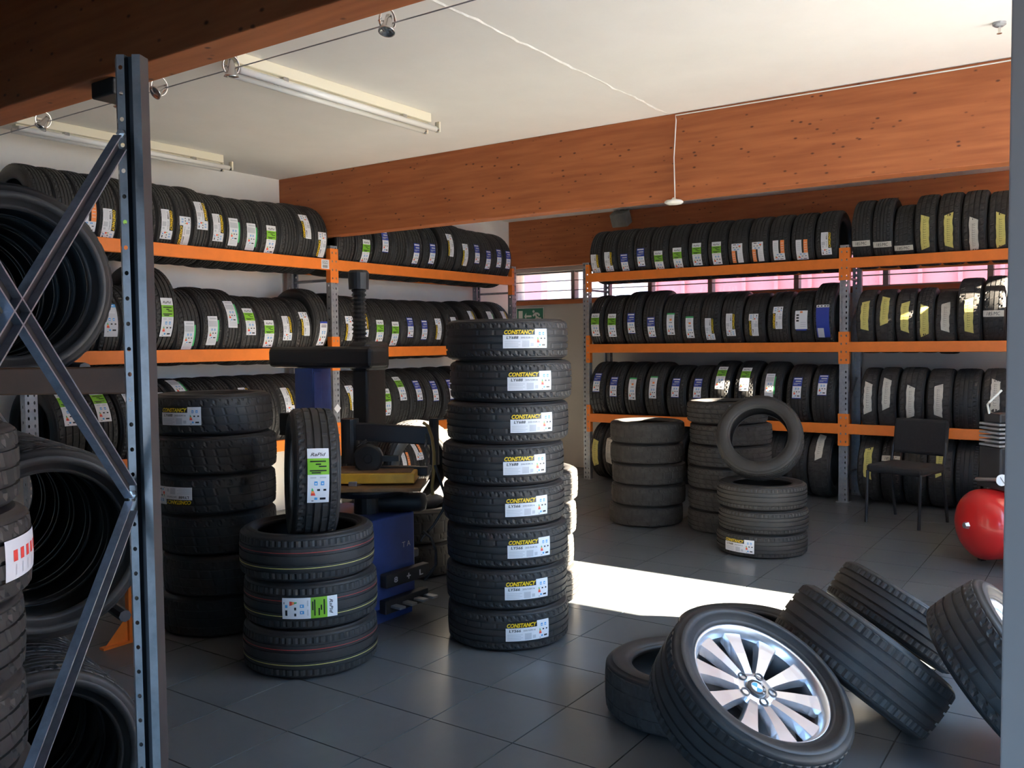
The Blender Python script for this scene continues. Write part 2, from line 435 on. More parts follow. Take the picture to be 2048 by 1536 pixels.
def ring_mesh(name, v, w, key):
    mb = MB(); r = crown(v) + .0006
    mb.lathe([(v - w, r), (v + w, r)], key, 96); return mb.mesh(name)
LINES = {'yellow': ring_mesh('yellow_line', -.034, .0014, 'tape'), 'red': ring_mesh('red_line', .030, .0008, 'red_ink')}

# stickers: drawn flat in (x right, y up), then wrapped round the tread
class Sticker:
    def __init__(s): s.items = []
    def rect(s, x0, y0, x1, y1, k, l=0): s.items.append(('r', x0, y0, x1, y1, k, l)); return s
    def text(s, t, x0, y0, x1, y1, k, l=2, shear=0.0, bold=0.0): s.items.append(('t', t, x0, y0, x1, y1, k, l, shear, bold)); return s
    def poly(s, pts, k, l=2): s.items.append(('p', pts, k, l)); return s
    def mesh(s, name, mode):
        # mode: 'down' text runs down the tyre, 'up' text runs up, 'port' portrait (y is up the tyre)
        def mp(x, y, l):
            if mode == 'down': u, v = -x, y
            elif mode == 'up': u, v = x, -y
            elif mode == 'flat': u, v = y, x
            else: u, v = y, x
            r = crown(max(-.078, min(.078, v))) + .0012 + .0006 * l; a = u / R0
            return (v, -r * math.cos(a), r * math.sin(a))
        mb = MB()
        for it in s.items:
            if it[0] == 'r':
                _, x0, y0, x1, y1, k, l = it
                nx = max(1, int(abs(x1 - x0) / .012)); ny = max(1, int(abs(y1 - y0) / .012))
                vs = [mp(x0 + (x1 - x0) * i / nx, y0 + (y1 - y0) * j / ny, l) for i in range(nx + 1) for j in range(ny + 1)]
                fs = [(i * (ny + 1) + j, (i + 1) * (ny + 1) + j, (i + 1) * (ny + 1) + j + 1, i * (ny + 1) + j + 1) for i in range(nx) for j in range(ny)]
                mb.add(vs, fs, k)
            elif it[0] == 't':
                _, t, x0, y0, x1, y1, k, l, sh, bo = it
                V, Fc = text_geo(t, sh, bo)
                mb.add([mp(x0 + (x1 - x0) * a, y0 + (y1 - y0) * b, l) for a, b in V], Fc, k)
            else:
                _, pts, k, l = it
                mb.add([mp(x, y, l) for x, y in pts], [tuple(range(len(pts)))], k)
        return mb.mesh(name)
def eu_label(s, x0, y0, w, h):
    # small energy label: two blue marks, graded arrow, dark letter tags, lower marks
    X = lambda a: x0 + a * w
    Y = lambda b: y0 + b * h
    s.rect(X(.30), Y(.70), X(.46), Y(.86), 'sky_ink', 1); s.rect(X(.62), Y(.70), X(.78), Y(.86), 'sky_ink', 1)
    s.rect(X(.34), Y(.74), X(.42), Y(.80), 'paper', 2); s.rect(X(.66), Y(.74), X(.74), Y(.80), 'paper', 2)
    s.poly([(X(.14), Y(.28)), (X(.36), Y(.28)), (X(.33), Y(.38)), (X(.15), Y(.38))], 'red_ink', 1)
    s.poly([(X(.15), Y(.38)), (X(.33), Y(.38)), (X(.28), Y(.47)), (X(.17), Y(.47))], 'orange_ink', 1)
    s.poly([(X(.17), Y(.47)), (X(.28), Y(.47)), (X(.23), Y(.58)), (X(.18), Y(.58))], 'green2', 1)
    s.rect(X(.44), Y(.47), X(.58), Y(.55), 'ink', 1); s.rect(X(.74), Y(.47), X(.88), Y(.55), 'ink', 1)
    s.rect(X(.32), Y(.10), X(.46), Y(.20), 'sky_ink', 1); s.rect(X(.58), Y(.10), X(.86), Y(.19), 'ink', 1)
    s.rect(X(.18), Y(.04), X(.28), Y(.07), 'ink', 1)
    return s
def constancy(model):
    s = Sticker()
    s.rect(-.115, -.047, .045, .018, 'paper'); s.rect(.045, -.047, .115, .047, 'paper')
    s.rect(-.112, .0185, .0445, .0445, 'ink')
    s.text('CONSTANCY', -.109, .021, .043, .042, 'yellow_ink', 2, .25, .035)
    s.text(model, -.098, -.002, -.040, .012, 'ink', 1, .15, .02)
    s.text('205/55R16', -.028, 0, .036, .008, 'ink', 1)
    for i in range(4): s.rect(-.108, -.040 + i * .008, -.03 if i % 2 else -.04, -.0375 + i * .008, 'paper_grey', 1)
    s.rect(-.02, -.042, .015, -.010, 'paper_grey', 1); s.rect(.022, -.038, .038, -.022, 'paper_grey', 1)
    return eu_label(s, .047, -.045, .066, .088)
def rapid():
    s = Sticker()
    s.rect(-.048, .078, .048, .125, 'paper'); s.rect(-.048, .004, .048, .078, 'green_ink'); s.rect(-.048, -.125, .048, .004, 'paper')
    s.text('RaPid', -.034, .088, .034, .104, 'ink', 1, .35, .01)
    for y, a, b in ((.061, -.036, .034), (.048, -.012, .012), (.038, .002, .036), (.019, -.038, .036), (.010, -.03, .01)):
        s.rect(a, y, b, y + .006, 'ink', 1)
    s.rect(-.036, -.012, -.01, -.006, 'paper_grey', 1); s.rect(.006, -.012, .034, -.006, 'paper_grey', 1)
    return eu_label(s, -.046, -.122, .092, .112)
def blue():
    s = Sticker()
    s.rect(-.043, -.105, .043, -.098, 'blue_ink'); s.rect(-.043, .012, .043, .105, 'blue_ink'); s.rect(-.041, -.098, .041, .012, 'paper')
    s.rect(-.036, .083, .036, .096, 'paper', 1); s.rect(-.02, .055, .034, .068, 'paper_grey', 1)
    s.rect(-.034, .036, .032, .041, 'paper_grey', 1); s.rect(-.034, .026, .004, .030, 'paper_grey', 1)
    return eu_label(s, -.04, -.096, .08, .106)
def green_edge():
    s = Sticker()
    s.rect(-.05, -.118, .036, .118, 'paper'); s.rect(.036, -.085, .05, .088, 'green2')
    s.rect(-.034, .092, .028, .104, 'paper_grey', 1); s.rect(-.044, .034, .03, .080, 'paper_grey', 1)
    for i in range(3): s.rect(-.04, -.075 - i * .012, .028, -.071 - i * .012, 'paper_grey', 1)
    return eu_label(s, -.046, -.068, .078, .10)
def green_top():
    s = Sticker()
    s.rect(-.042, -.115, .042, .098, 'paper'); s.rect(-.042, .098, .042, .115, 'green2')
    for y in (.082, .068, .052): s.rect(-.026, y, .02, y + .006, 'paper_grey', 1)
    s.rect(-.008, .034, .016, .058, 'orange_ink', 1); s.rect(-.014, .012, .02, .018, 'ink', 1)
    return eu_label(s, -.04, -.112, .08, .11)
def orange_split():
    s = Sticker()
    s.rect(-.055, -.105, .0, -.03, 'paper'); s.rect(-.055, -.03, .0, .105, 'paper')
    s.rect(.018, -.03, .055, .105, 'orange_ink'); s.rect(.0, -.105, .055, -.03, 'paper')
    for i in range(5): s.rect(-.045, .0 + i * .018, -.012, .004 + i * .018, 'paper_grey', 1)
    for i in range(4): s.rect(.024, .0 + i * .024, .048, .004 + i * .024, 'paper', 1)
    return eu_label(s, -.053, -.104, .106, .078)
def sky_top():
    s = Sticker()
    s.rect(-.05, .095, .05, .12, 'sky_ink'); s.rect(-.05, -.12, .05, .095, 'paper_grey'); s.rect(-.036, .103, .036, .111, 'paper', 1)
    for y in (.078, .064, .05): s.rect(-.04, y, .036, y + .005, 'paper', 1)
    return eu_label(s, -.048, -.09, .096, .12)
def purple_top():
    s = Sticker()
    s.rect(-.042, .092, .042, .108, 'blue_ink'); s.rect(-.042, -.108, .042, .092, 'paper')
    for y in (.074, .06): s.rect(-.03, y, .03, y + .006, 'ink', 1)
    return eu_label(s, -.04, -.104, .08, .15)
def big_white():
    s = Sticker()
    s.rect(-.058, -.085, .058, .10, 'paper'); s.rect(-.05, -.10, .05, -.085, 'blue_ink')
    for i in range(3): s.rect(-.045, -.01 + i * .028, -.02, .006 + i * .028, 'ink', 1); s.rect(-.005, -.06 + i * .02, .045, -.055 + i * .02, 'paper_grey', 1)
    s.rect(-.012, .076, .012, .092, 'orange_ink', 1); return s
def big_blue():
    s = Sticker()
    s.rect(-.06, -.15, .06, .13, 'blue_ink'); s.rect(-.058, .132, .058, .155, 'paper'); s.rect(-.05, -.148, .008, -.055, 'paper_grey', 1)
    for a in (-.05, -.02, .012, .036): s.rect(a, .138, a + .018, .149, 'ink', 1)
    return s
def red_white():
    s = Sticker()
    s.rect(-.045, -.11, .045, .11, 'paper')
    for i in range(6): s.rect(-.005, -.085 + i * .03, .02, -.068 + i * .03, 'red_ink', 1); s.rect(-.036, -.08 + i * .03, -.012, -.076 + i * .03, 'paper_grey', 1)
    return s
def tape(key, seed):
    rnd = random.Random(seed); s = Sticker(); L = .145
    sl = .02 * rnd.uniform(-1, 1)
    n = 10; a = [(-.034 + .003 * rnd.uniform(-1, 1), -L + 2 * L * i / n + (-sl if i == 0 else sl if i == n else 0)) for i in range(n + 1)]
    b = [(.034 + .003 * rnd.uniform(-1, 1), -L + 2 * L * i / n + (sl if i == 0 else -sl if i == n else 0)) for i in range(n + 1)]
    for i in range(n): s.poly([a[i], b[i], b[i + 1], a[i + 1]], key, 0)
    y = -L + .05
    while y < L - .04:                       # felt-pen scrawl running up the tape
        w = rnd.uniform(.006, .016)
        s.poly([(-.012, y), (.012, y + w * .3), (.012, y + w * .3 + .002), (-.012, y + .002)], 'ink', 1)
        s.poly([(-.010, y), (-.010, y + w), (-.008, y + w), (-.008, y)], 'ink', 1)
        y += w + .008
    return s
def tape_cross(txt):
    s = Sticker(); s.rect(-.078, -.026, .078, .026, 'tape_white')
    s.text(txt, -.052, -.015, .05, .014, 'ink', 1, .2); return s
STK = {}
for nm, fn, mode in (('const', constancy('LY688'), 'down'), ('const_up', constancy('LY688'), 'up'), ('const566', constancy('LY566'), 'down'),
                     ('rapid', rapid(), 'port'), ('blue', blue(), 'port'), ('gedge', green_edge(), 'port'), ('gtop', green_top(), 'port'),
                     ('orange', orange_split(), 'port'), ('sky', sky_top(), 'port'), ('purple', purple_top(), 'port'),
                     ('bwhite', big_white(), 'port'), ('bblue', big_blue(), 'port'), ('redw', red_white(), 'port'),
                     ('cross', tape_cross('185/MC'), 'port')):
    STK[nm] = fn.mesh('sticker_' + nm, mode)
for i in range(4):
    STK['ytape%d' % i] = tape('tape', i).mesh('tape_yellow', 'port'); STK['wtape%d' % i] = tape('tape_white', 20 + i).mesh('tape_white', 'port')
def orange_up_mesh():
    me = STK['orange'].copy(); me.transform(Matrix.Rotation(PI, 4, 'Y')); return me
STK['orange_up'] = orange_up_mesh()
STK['rapid_up'] = STK['rapid'].copy(); STK['rapid_up'].transform(Matrix.Rotation(PI, 4, 'Y'))
DESC = {'const': 'yellow sticker lettering reading downward', 'const_up': 'yellow sticker lettering reading upward',
        'const566': 'yellow sticker lettering reading downward', 'rapid': 'white, green and white sticker', 'blue': 'blue-over-white sticker',
        'gedge': 'white sticker edged in green', 'gtop': 'white sticker with thin green top', 'orange': 'notched white and orange sticker',
        'orange_up': 'upside-down notched orange sticker', 'sky': 'grey sticker with sky-blue top', 'purple': 'white sticker with dark blue top',
        'bwhite': 'large plain white sticker', 'bblue': 'tall deep-blue sticker', 'redw': 'white sticker with red print', 'cross': 'handwritten tape across the tread',
        'ytape': 'yellow tape up its tread', 'wtape': 'whitish tape up its tread', None: 'no sticker showing'}
def sdesc(st):
    if st and st[:5] in ('ytape', 'wtape'): return DESC[st[:5]]
    return DESC[st]
def tyre(T, R=R0, W=W0, tread='rib', case='c16', stickers=(), label=None, group=None, name='tyre', lines=()):
    """T: 4x4 placing the tyre (axis = local X, front = local -Y). stickers: (mesh key, angle up from front, axial offset)."""
    o = link(name, CASE[case]); o.matrix_world = T @ Matrix.Diagonal((W / W0, R / R0, R / R0, 1))
    link('tread', TREAD[tread], o)
    for st in stickers:
        q = link('tape' if 'tape' in st[0] or st[0] == 'cross' else 'sticker', STK[st[0]], o, (st[2] * W0 / W, 0, 0), (-st[1], 0, 0))
        q.scale = (W0 / W * (st[3] if len(st) > 3 else 1), 1, 1)
    for k in lines: link('paint_line', LINES[k], o)
    if label: tag(o, label, 'tyre', group)
    return o
def T_at(loc, rot): return Matrix.Translation(loc) @ rot.to_4x4()
ROT_L = Matrix.Identity(3)                                  # rack on the left wall: front = -Y
ROT_R = Matrix.Rotation(-PI / 2, 3, 'Z')                    # rack on the back wall: front = -X
def rot_flat(az=0.0):                                       # lying tyre, front turned by az about Z
    return Matrix.Rotation(az, 3, 'Z') @ Matrix.Rotation(-PI / 2, 3, 'Y')
def face_cam(x, y):                                         # azimuth that turns local -Y toward the camera
    return math.atan2(y, x) - PI / 2
def rot_axis(n, spin=0.0):
    q = Vector((1, 0, 0)).rotation_difference(Vector(n).normalized()); return (q.to_matrix() @ Matrix.Rotation(spin, 3, 'X'))
# ------------------------------------------------------------------ racks
LV = (2.28, 1.503, 0.738)           # tops of the three beam levels
BH = 0.095
def upright_mesh(h, steel='steel'):
    # front faces -Y; 80 mm wide, 60 mm deep, two columns of slots
    mb = MB()
    for x in (-.04, 0): mb.perf((x, -.03, 0), (1, 0, 0), (0, 0, 1), .04, h, .05, .0065, .012, steel)
    mb.perf((-.04, .03, 0), (0, -1, 0), (0, 0, 1), .06, h, .10, .007, .010, steel)
    mb.perf((.04, -.03, 0), (0, 1, 0), (0, 0, 1), .06, h, .10, .007, .010, steel)
    mb.bbox((-.04, .028, 0), (-.022, .030, h), steel); mb.bbox((.022, .028, 0), (.04, .030, h), steel)
    mb.bbox((-.06, -.045, 0), (.06, .045, .006), steel)
    return mb.mesh('upright')
def plate_mesh(side):
    # orange beam connector with pairs of punched holes
    mb = MB(); x0 = 0 if side > 0 else -.046
    mb.perf((x0, -.034, -.205), (1, 0, 0), (0, 0, 1), .046, .30, .075, .007, .011, 'orange')
    xe = .046 if side > 0 else -.046
    mb.bbox((xe - .002, -.034, -.205), (xe + .002, .02, .095), 'orange')
    return mb.mesh('connector')
UP_H = 2.40
UPM = upright_mesh(UP_H); PLM = {1: plate_mesh(1), -1: plate_mesh(-1)}
PLB = MB().bbox((-.05, -.022, 0), (.05, .022, .01), 'steel').mesh('foot')
def rack(name, label, axis, posts, front, depth, brace=True, levels=LV):
    """axis 'x': rack runs along X with its front at Y=front, facing -Y; axis 'y': runs along Y, front at X=front."""
    root = thing(name, label, 'rack', (posts[0], front, 0) if axis == 'x' else (front, posts[0], 0))
    inv = Matrix.Translation(root.location).inverted()
    rot = ROT_L if axis == 'x' else ROT_R
    def L2W(a, d, z):                       # along, into the rack, up
        return Vector((a, front + d, z)) if axis == 'x' else Vector((front + d, a, z))
    sg = 1 if axis == 'x' else -1
    def put(nm, me, p, r=rot):
        o = link(nm, me, root); o.matrix_local = inv @ T_at(p, r); return o
    for a in posts:
        put('upright', UPM, L2W(a, .034, 0)); put('upright', UPM, L2W(a, depth - .034, 0), rot @ Matrix.Rotation(PI, 3, 'Z'))
        for z in (.25, .85, 1.55, 2.1):
            p, q = L2W(a, .06, z), L2W(a, depth - .06, z + (.0 if z in (.25, 2.1) else .3))
            MB().tube([inv @ p, inv @ q], .012, 'steel', 6).build('brace', root)
    lo, hi = sorted(posts)[0], sorted(posts)[-1]
    ps = sorted(posts)
    for a, b in zip(ps[:-1], ps[1:]):
        for z in levels:
            for d0, d1 in ((.0, .042), (depth - .042, depth)):
                p, q = L2W(a + .042, d0, z - BH), L2W(b - .042, d1, z)
                mb = MB(); p, q = inv @ p, inv @ q
                mb.bevbox([(i + j) / 2 for i, j in zip(p, q)], [abs(i - j) for i, j in zip(p, q)], .006, 'orange')
                mb.build('beam', root)
            for end, s in ((a, 1), (b, -1)):
                put('connector', PLM[s * sg], L2W(end, .034, z))
    return root
LF, LD = 5.75, 0.575       # left rack front plane and depth
RF, RD = 8.54, 0.545
rackL = rack('tyre_rack', 'long orange and steel tyre rack standing along the white side wall', 'x', (2.92, 5.60, 8.42), LF, LD)
rackR = rack('tyre_rack', 'orange and steel tyre rack standing below the strip window', 'y', (4.88, 2.13, -0.62), RF, RD)
# paper tags on the left rack's top beam and on its middle post
tg = MB(); tg.bbox((-.045, -.001, -.04), (.045, 0, .04), 'paper'); V, Fc = text_geo('EGO')
tg.add([(-.03 + .06 * a, -.0016, .0 + .03 * b) for a, b in V], Fc, 'ink')
for i in range(9): tg.bbox((-.03 + i * .0065, -.0016, -.032), (-.0265 + i * .0065, -.001, -.008), 'ink')
tgm = tg.mesh('paper_tag')
for x, z in ((5.49, 2.232), (3.24, 2.232)):
    q = link('paper_tag', tgm, rackL); q.matrix_local = Matrix.Translation(Vector((x, LF - .0005, z)) - rackL.location)
dm = MB(); dm.box((0, 0, 0), (.06, .002, .06), 'paper', Matrix.Rotation(PI / 4, 4, 'Y')); q = dm.build('paper_tag', rackL)
q.location = Vector((5.60, LF - .004, .96)) - rackL.location

def shelf_row(axis, lvl, spec, rowname, R=None, gap=None, zfloor=None, dflt=R0):
    """spec: list of (px, py, sticker, R or None[, True = nudge]) in pixel order; the pixel is the sticker centre (or tread centre)."""
    front, depth = (LF, LD) if axis == 'x' else (RF, RD)
    g = depth / 2 - .042; c = front + depth / 2
    res = []
    for it in spec:
        px, py, st = it[:3]; r = it[3] if len(it) > 3 and it[3] else dflt
        zc = (LV[lvl] + math.sqrt(r * r - g * g) + .001) if zfloor is None else zfloor + r
        d = ray(px, py); o = CAM
        # ray against the tread cylinder (axis along the rack)
        ia = 1 if axis == 'x' else 0
        A = d[ia] ** 2 + d[2] ** 2; B = 2 * ((o[ia] - c) * d[ia] + (o[2] - zc) * d[2]); C = (o[ia] - c) ** 2 + (o[2] - zc) ** 2 - r * r
        disc = B * B - 4 * A * C
        t = (-B - math.sqrt(disc)) / (2 * A) if disc > 0 else -B / (2 * A)
        p = o + d * t
        ang = math.atan2(p[2] - zc, c - p[ia])
        res.append([p[0] if axis == 'x' else p[1], zc, r, st, ang])
    res.sort(key=lambda q: q[0])
    out = []
    pos = [q[0] for q in res]
    for i, q in enumerate(res):
        l = (pos[i] - pos[i - 1]) if i else .24; h = (pos[i + 1] - pos[i]) if i < len(res) - 1 else .24
        w = max(.12, min(.215, min(l, h) * .985)); out.append([*q, w, pos[i]])
    # keep neighbours from overlapping: shrink widths pairwise
    for i in range(len(out) - 1):
        over = (out[i][5] + out[i + 1][5]) / 2 - (out[i + 1][6] - out[i][6])
        if over > -.002:
            k = (out[i + 1][6] - out[i][6] - .002) / ((out[i][5] + out[i + 1][5]) / 2)
            out[i][5] *= k; out[i + 1][5] *= k
    ORDN = ['first', 'second', 'third', 'fourth', 'fifth', 'sixth', 'seventh', 'eighth', 'ninth', 'tenth'] + ['%dth' % k if k % 10 not in (1, 2, 3) or k < 20 else '%d%s' % (k, {1: 'st', 2: 'nd', 3: 'rd'}[k % 10]) for k in range(11, 40)]
    posts = (2.92, 5.60, 8.42) if axis == 'x' else (4.88, 2.13, -.62)
    segs = {}
    ps = sorted(posts)
    for q in out:                     # keep clear of the uprights and of each other
        k = sum(q[0] > p for p in ps); lo = ps[k - 1] + .05 if k else -9; hi = ps[k] - .05 if k < len(ps) else 99
        segs.setdefault((k, lo, hi), []).append(q)
    for (k, lo, hi), row in segs.items():
        ed = [(x[0] + y[0]) / 2 for x, y in zip(row[:-1], row[1:])]
        ed = [max(lo, row[0][0] - min(.215, (ed[0] - row[0][0]) * 2 if ed else .2) / 2)] + ed + [min(hi, row[-1][0] + min(.215, (row[-1][0] - ed[-1]) * 2 if ed else .2) / 2)]
        for _ in range(40):           # relax the gaps so that no tyre is squeezed under 150 mm
            for i in range(len(row)):
                if ed[i + 1] - ed[i] < .15:
                    m_ = .15 - (ed[i + 1] - ed[i])
                    if i > 0: ed[i] -= m_ / 2
                    if i + 1 < len(row): ed[i + 1] += m_ / 2
                    elif i: ed[i] -= m_ / 2
                    if i == 0: ed[1] += m_ / 2
        for q, l, h in zip(row, ed[:-1], ed[1:]):
            q[5] = min(.222, h - l) - .004; q[0] = (l + h) / 2
    for rank, (a, zc, r, st, ang, w, _) in enumerate(reversed(out)):
        loc = (a, c, zc) if axis == 'x' else (c, a, zc)
        rot = ROT_L if axis == 'x' else ROT_R
        key = st
        ks = min(1.0, (w * .80) / .094) if st else 1
        tr = random.choice(['rib', 'rib', 'block', 'wide']) if not (st and 'tape' in st) else random.choice(['old', 'worn'])
        sp = Matrix.Rotation(random.uniform(0, 6), 3, 'X')
        tyre(T_at(loc, rot), r, w, tr, stickers=[(key, ang, 0, ks)] if key else (),
             label='tyre, %s, %s from the corner, %s' % (sdesc(st), ORDN[rank], rowname), group='tyres, ' + rowname)
L1 = [(55, 425, None), (100, 430, None), (147, 430, 'orange'), (197, 447, 'const'), (238, 452, 'rapid'), (283, 460, None), (328, 448, 'const', .30), (372, 463, 'const_up', .299),
      (402, 430, 'const', .302), (437, 455, 'const', .293), (467, 464, 'gedge', .293), (503, 474, 'gedge', .292), (543, 480, 'rapid', .295), (580, 470, None, .298), (613, 452, 'const_up', .302), (644, 490, 'const_up', .302),
      (692, 495, None), (733, 505, 'rapid'), (772, 483, 'blue', .31), (803, 500, None, .31), (833, 508, 'blue', .31), (863, 508, 'blue', .31), (903, 490, 'const_up', .328), (933, 510, 'const_up', .32), (955, 508, 'blue', .312), (977, 520, 'blue', .31), (1000, 517, 'blue', .31), (1017, 520, 'blue', .31)]
L2 = [(130, 640, None), (178, 640, None), (222, 640, 'sky', .305), (266, 640, None, .30), (335, 635, 'rapid', .362), (382, 672, 'gedge', .30), (428, 662, 'gedge', .306), (465, 627, 'gedge', .304), (500, 642, 'rapid', .288), (539, 668, 'rapid', .287), (575, 656, 'const', .286), (612, 647, 'const_up', .290), (646, 668, 'purple', .32),
      (699, 657, 'const_up', .309), (731, 650, 'const', .303), (760, 665, 'rapid', .30), (790, 668, 'rapid', .299), (823, 655, 'blue', .299), (849, 660, 'blue', .299), (877, 658, 'const_up', .30), (906, 655, 'gedge', .30), (948, 640, 'const', .305), (984, 642, 'gedge', .312), (1014, 640, 'const', .31)]
L3 = [(133, 815, 'rapid'), (203, 808, 'rapid'), (262, 800, 'gedge'), (327, 815, 'rapid'), (362, 775, 'gedge'), (412, 800, None), (455, 800, None), (496, 800, 'const'), (535, 800, None), (580, 800, 'const'), (615, 800, None), (650, 800, 'const_up', .325),
      (703, 795, 'const_up'), (743, 803, 'const'), (776, 804, 'rapid'), (801, 775, 'rapid'), (837, 780, 'blue'), (870, 781, 'blue'), (902, 778, 'blue'), (940, 790, None), (980, 790, None)]
L4 = [(326, 975, None), (420, 960, None), (735, 915, None), (775, 910, None), (815, 925, 'orange'), (835, 900, 'orange'), (865, 905, None)]
shelf_row('x', 0, L1, 'top shelf by white wall', dflt=.297); shelf_row('x', 1, L2, 'middle shelf by white wall')
shelf_row('x', 2, L3, 'low shelf by white wall', dflt=.328); shelf_row('x', None, L4, 'floor row by white wall', zfloor=0, dflt=.31)
R1 = [(1185, 529, 'const'), (1216, 524, 'const'), (1249, 526, 'blue'), (1281, 515, 'blue'), (1317, 524, 'rapid'), (1355, 518, 'rapid'), (1394, 509, 'rapid'), (1432, 507, 'rapid'), (1475, 507, 'orange_up'), (1516, 504, 'orange_up'), (1556, 501, 'orange'), (1602, 500, 'orange'), (1655, 487, 'const'),
      (1722, 487, 'cross', .32), (1765, 489, 'cross', .322), (1807, 496, 'cross', .291), (1848, 465, 'ytape0', .32), (1897, 461, 'ytape1', .32), (1946, 471, 'wtape0', .32), (2001, 460, 'ytape2', .31)]
R2 = [(1187, 650, 'rapid', .32), (1222, 651, 'rapid', .32), (1262, 647, 'blue', .332), (1304, 655, 'blue', .332), (1340, 648, 'gtop', .315), (1379, 655, 'gtop', .313), (1419, 659, 'const', .315), (1460, 650, 'const', .313), (1506, 650, 'const_up', .303), (1555, 635, 'const_up', .305), (1604, 641, 'bwhite', .305), (1645, 644, 'bblue', .332),
      (1729, 630, 'ytape3', .298), (1768, 619, 'ytape0', .298), (1810, 633, 'ytape1', .298), (1850, 641, 'ytape2', .298), (1885, 633, 'wtape1', .283), (1940, 631, 'ytape3', .326), (1987, 627, 'cross', .33)]
R3 = [(1193, 764, 'blue'), (1226, 773, 'blue'), (1263, 777, 'gtop'), (1305, 774, 'gtop'), (1351, 775, 'blue', .317), (1395, 776, 'blue', .317), (1441, 753, 'rapid', .337), (1490, 756, 'rapid', .337), (1539, 770, 'gedge', .334), (1596, 775, 'blue', .323), (1646, 769, 'blue', .323),
      (1733, 795, 'wtape2', .312), (1764, 786, 'wtape3', .314), (1820, 804, 'wtape0', .314), (1879, 801, 'wtape1', .310), (1928, 800, None, .31), (1992, 790, 'wtape2', .312)]
R4 = [(1182, 905, 'ytape0'), (1209, 900, 'wtape1'), (1255, 900, None), (1300, 900, None), (1345, 900, None), (1395, 900, None), (1440, 900, None), (1490, 900, None), (1545, 900, None), (1590, 900, None), (1641, 890, 'wtape3'),
      (1735, 925, 'ytape1'), (1783, 917, 'cross'), (1825, 920, None), (1882, 920, 'ytape2'), (1935, 915, None)]
shelf_row('y', 0, R1, 'top shelf by strip window', dflt=.294); shelf_row('y', 1, R2, 'middle shelf by strip window')
shelf_row('y', 2, R3, 'low shelf by strip window', dflt=.331); shelf_row('y', None, R4, 'floor row by strip window', zfloor=0)
# ------------------------------------------------------------------ stacks of lying tyres
def stack(cx, cy, n, R, W, label, group, tread='rib', case='c16', wob=.012, st=None, z0=0.0, lines=(), seed=0):
    rnd = random.Random(seed); z = z0; out = []
    for i in range(n):
        w = W * (1 + (0 if lines else .04 * rnd.uniform(-1, 1)))
        x, y = cx + wob * rnd.uniform(-1, 1), cy + wob * rnd.uniform(-1, 1)
        s = st.get(i) if st else None
        lb = label[i] if isinstance(label, (list, tuple)) else label
        o = tyre(T_at((x, y, z + w / 2 + .0005), rot_flat(face_cam(x, y))), R * (1 + .012 * rnd.uniform(-1, 1)), w, tread, case,
                 stickers=s or (), label=lb, group=group, lines=lines)
        out.append(o); z += w * 1.0005
    return z, out
ORD = ['bottom', 'second', 'third', 'fourth', 'fifth', 'sixth', 'seventh', 'top']
# tall stack with the yellow-lettered stickers
S1 = [(3.80, 2.665)]
pxs = [1053, 1051, 1058, 1054, 1050, 1066, 1061, 1053][::1]
zt = 0; s1w = .2055
for i, (px, dx) in enumerate(zip([1053, 1052, 1058, 1054, 1051, 1066, 1062, 1054], [-6, -8, -6, -12, -13, -3, 4, -3])):
    c = at_d(1019 + dx, 900, 4.63); x, y = c.x, c.y
    az = face_cam(x, y)
    off = (px - (1019 + dx)) / F_PX * 4.42 / .317          # sticker turned to the right of the front line
    zc = zt + s1w / 2 + .0005
    tyre(T_at((x, y, zc), rot_flat(az)), .317, s1w, 'rib', stickers=[('const566' if i < 4 else 'const', -math.asin(off), .004)],
         label='tyre with yellow-lettered white sticker, %s of the tall eight-tyre stack' % (['bottom one', 'second', 'third', 'fourth', 'fifth', 'sixth', 'seventh', 'topmost'][i] + ('' if i in (0, 7) else ' from floor')))
    zt += s1w + .0005
# wide tyres with painted lines, one tyre stuck upright in the top one
S2x, S2y = 2.965, 3.245
z2, _ = stack(S2x, S2y, 3, .322, .222, ['wide tyre with yellow painted line, bottom of the three-tyre stack', 'wide tyre with green-and-white sticker turned sideways, middle of three-tyre stack', 'wide tyre with yellow painted line holding an upright tyre'],
              None, 'wide', 'c18', .012, {1: [('rapid_up', 0.03, 0)]}, lines=('yellow', 'red'), seed=3)
pt = at_d(622, 940, 4.27); 
tyre(T_at((pt.x, pt.y, z2 + .245), Matrix.Rotation(face_cam(pt.x, pt.y) + .10, 3, 'Z') @ Matrix.Rotation(.03, 3, 'Y')), .315, .215, 'rib',
     stickers=[('rapid', 0.10, 0, 1.0)], label='upright new tyre with green-and-white sticker standing in a tyre stack')
# dark stack behind it
stack(3.08, 4.10, 6, .318, .211, ['dark used tyre, %s of the six-tyre stack behind the upright tyre' % ORD[i] for i in range(5)] + ['dark tyre with yellow-lettered sticker, top of six-tyre stack behind upright tyre'],
      None, 'block', seed=5, wob=.018, st={5: [('const', .55, 0)], 3: [('const_up', .75, 0)]})
# sunlit stack behind the tall stack
stack(4.395, 2.945, 4, .312, .2, ['sunlit tyre, %s of four behind the tall sticker stack' % ORD[min(i, 3) if i < 3 else 7] for i in range(4)], None, 'rib', seed=8)
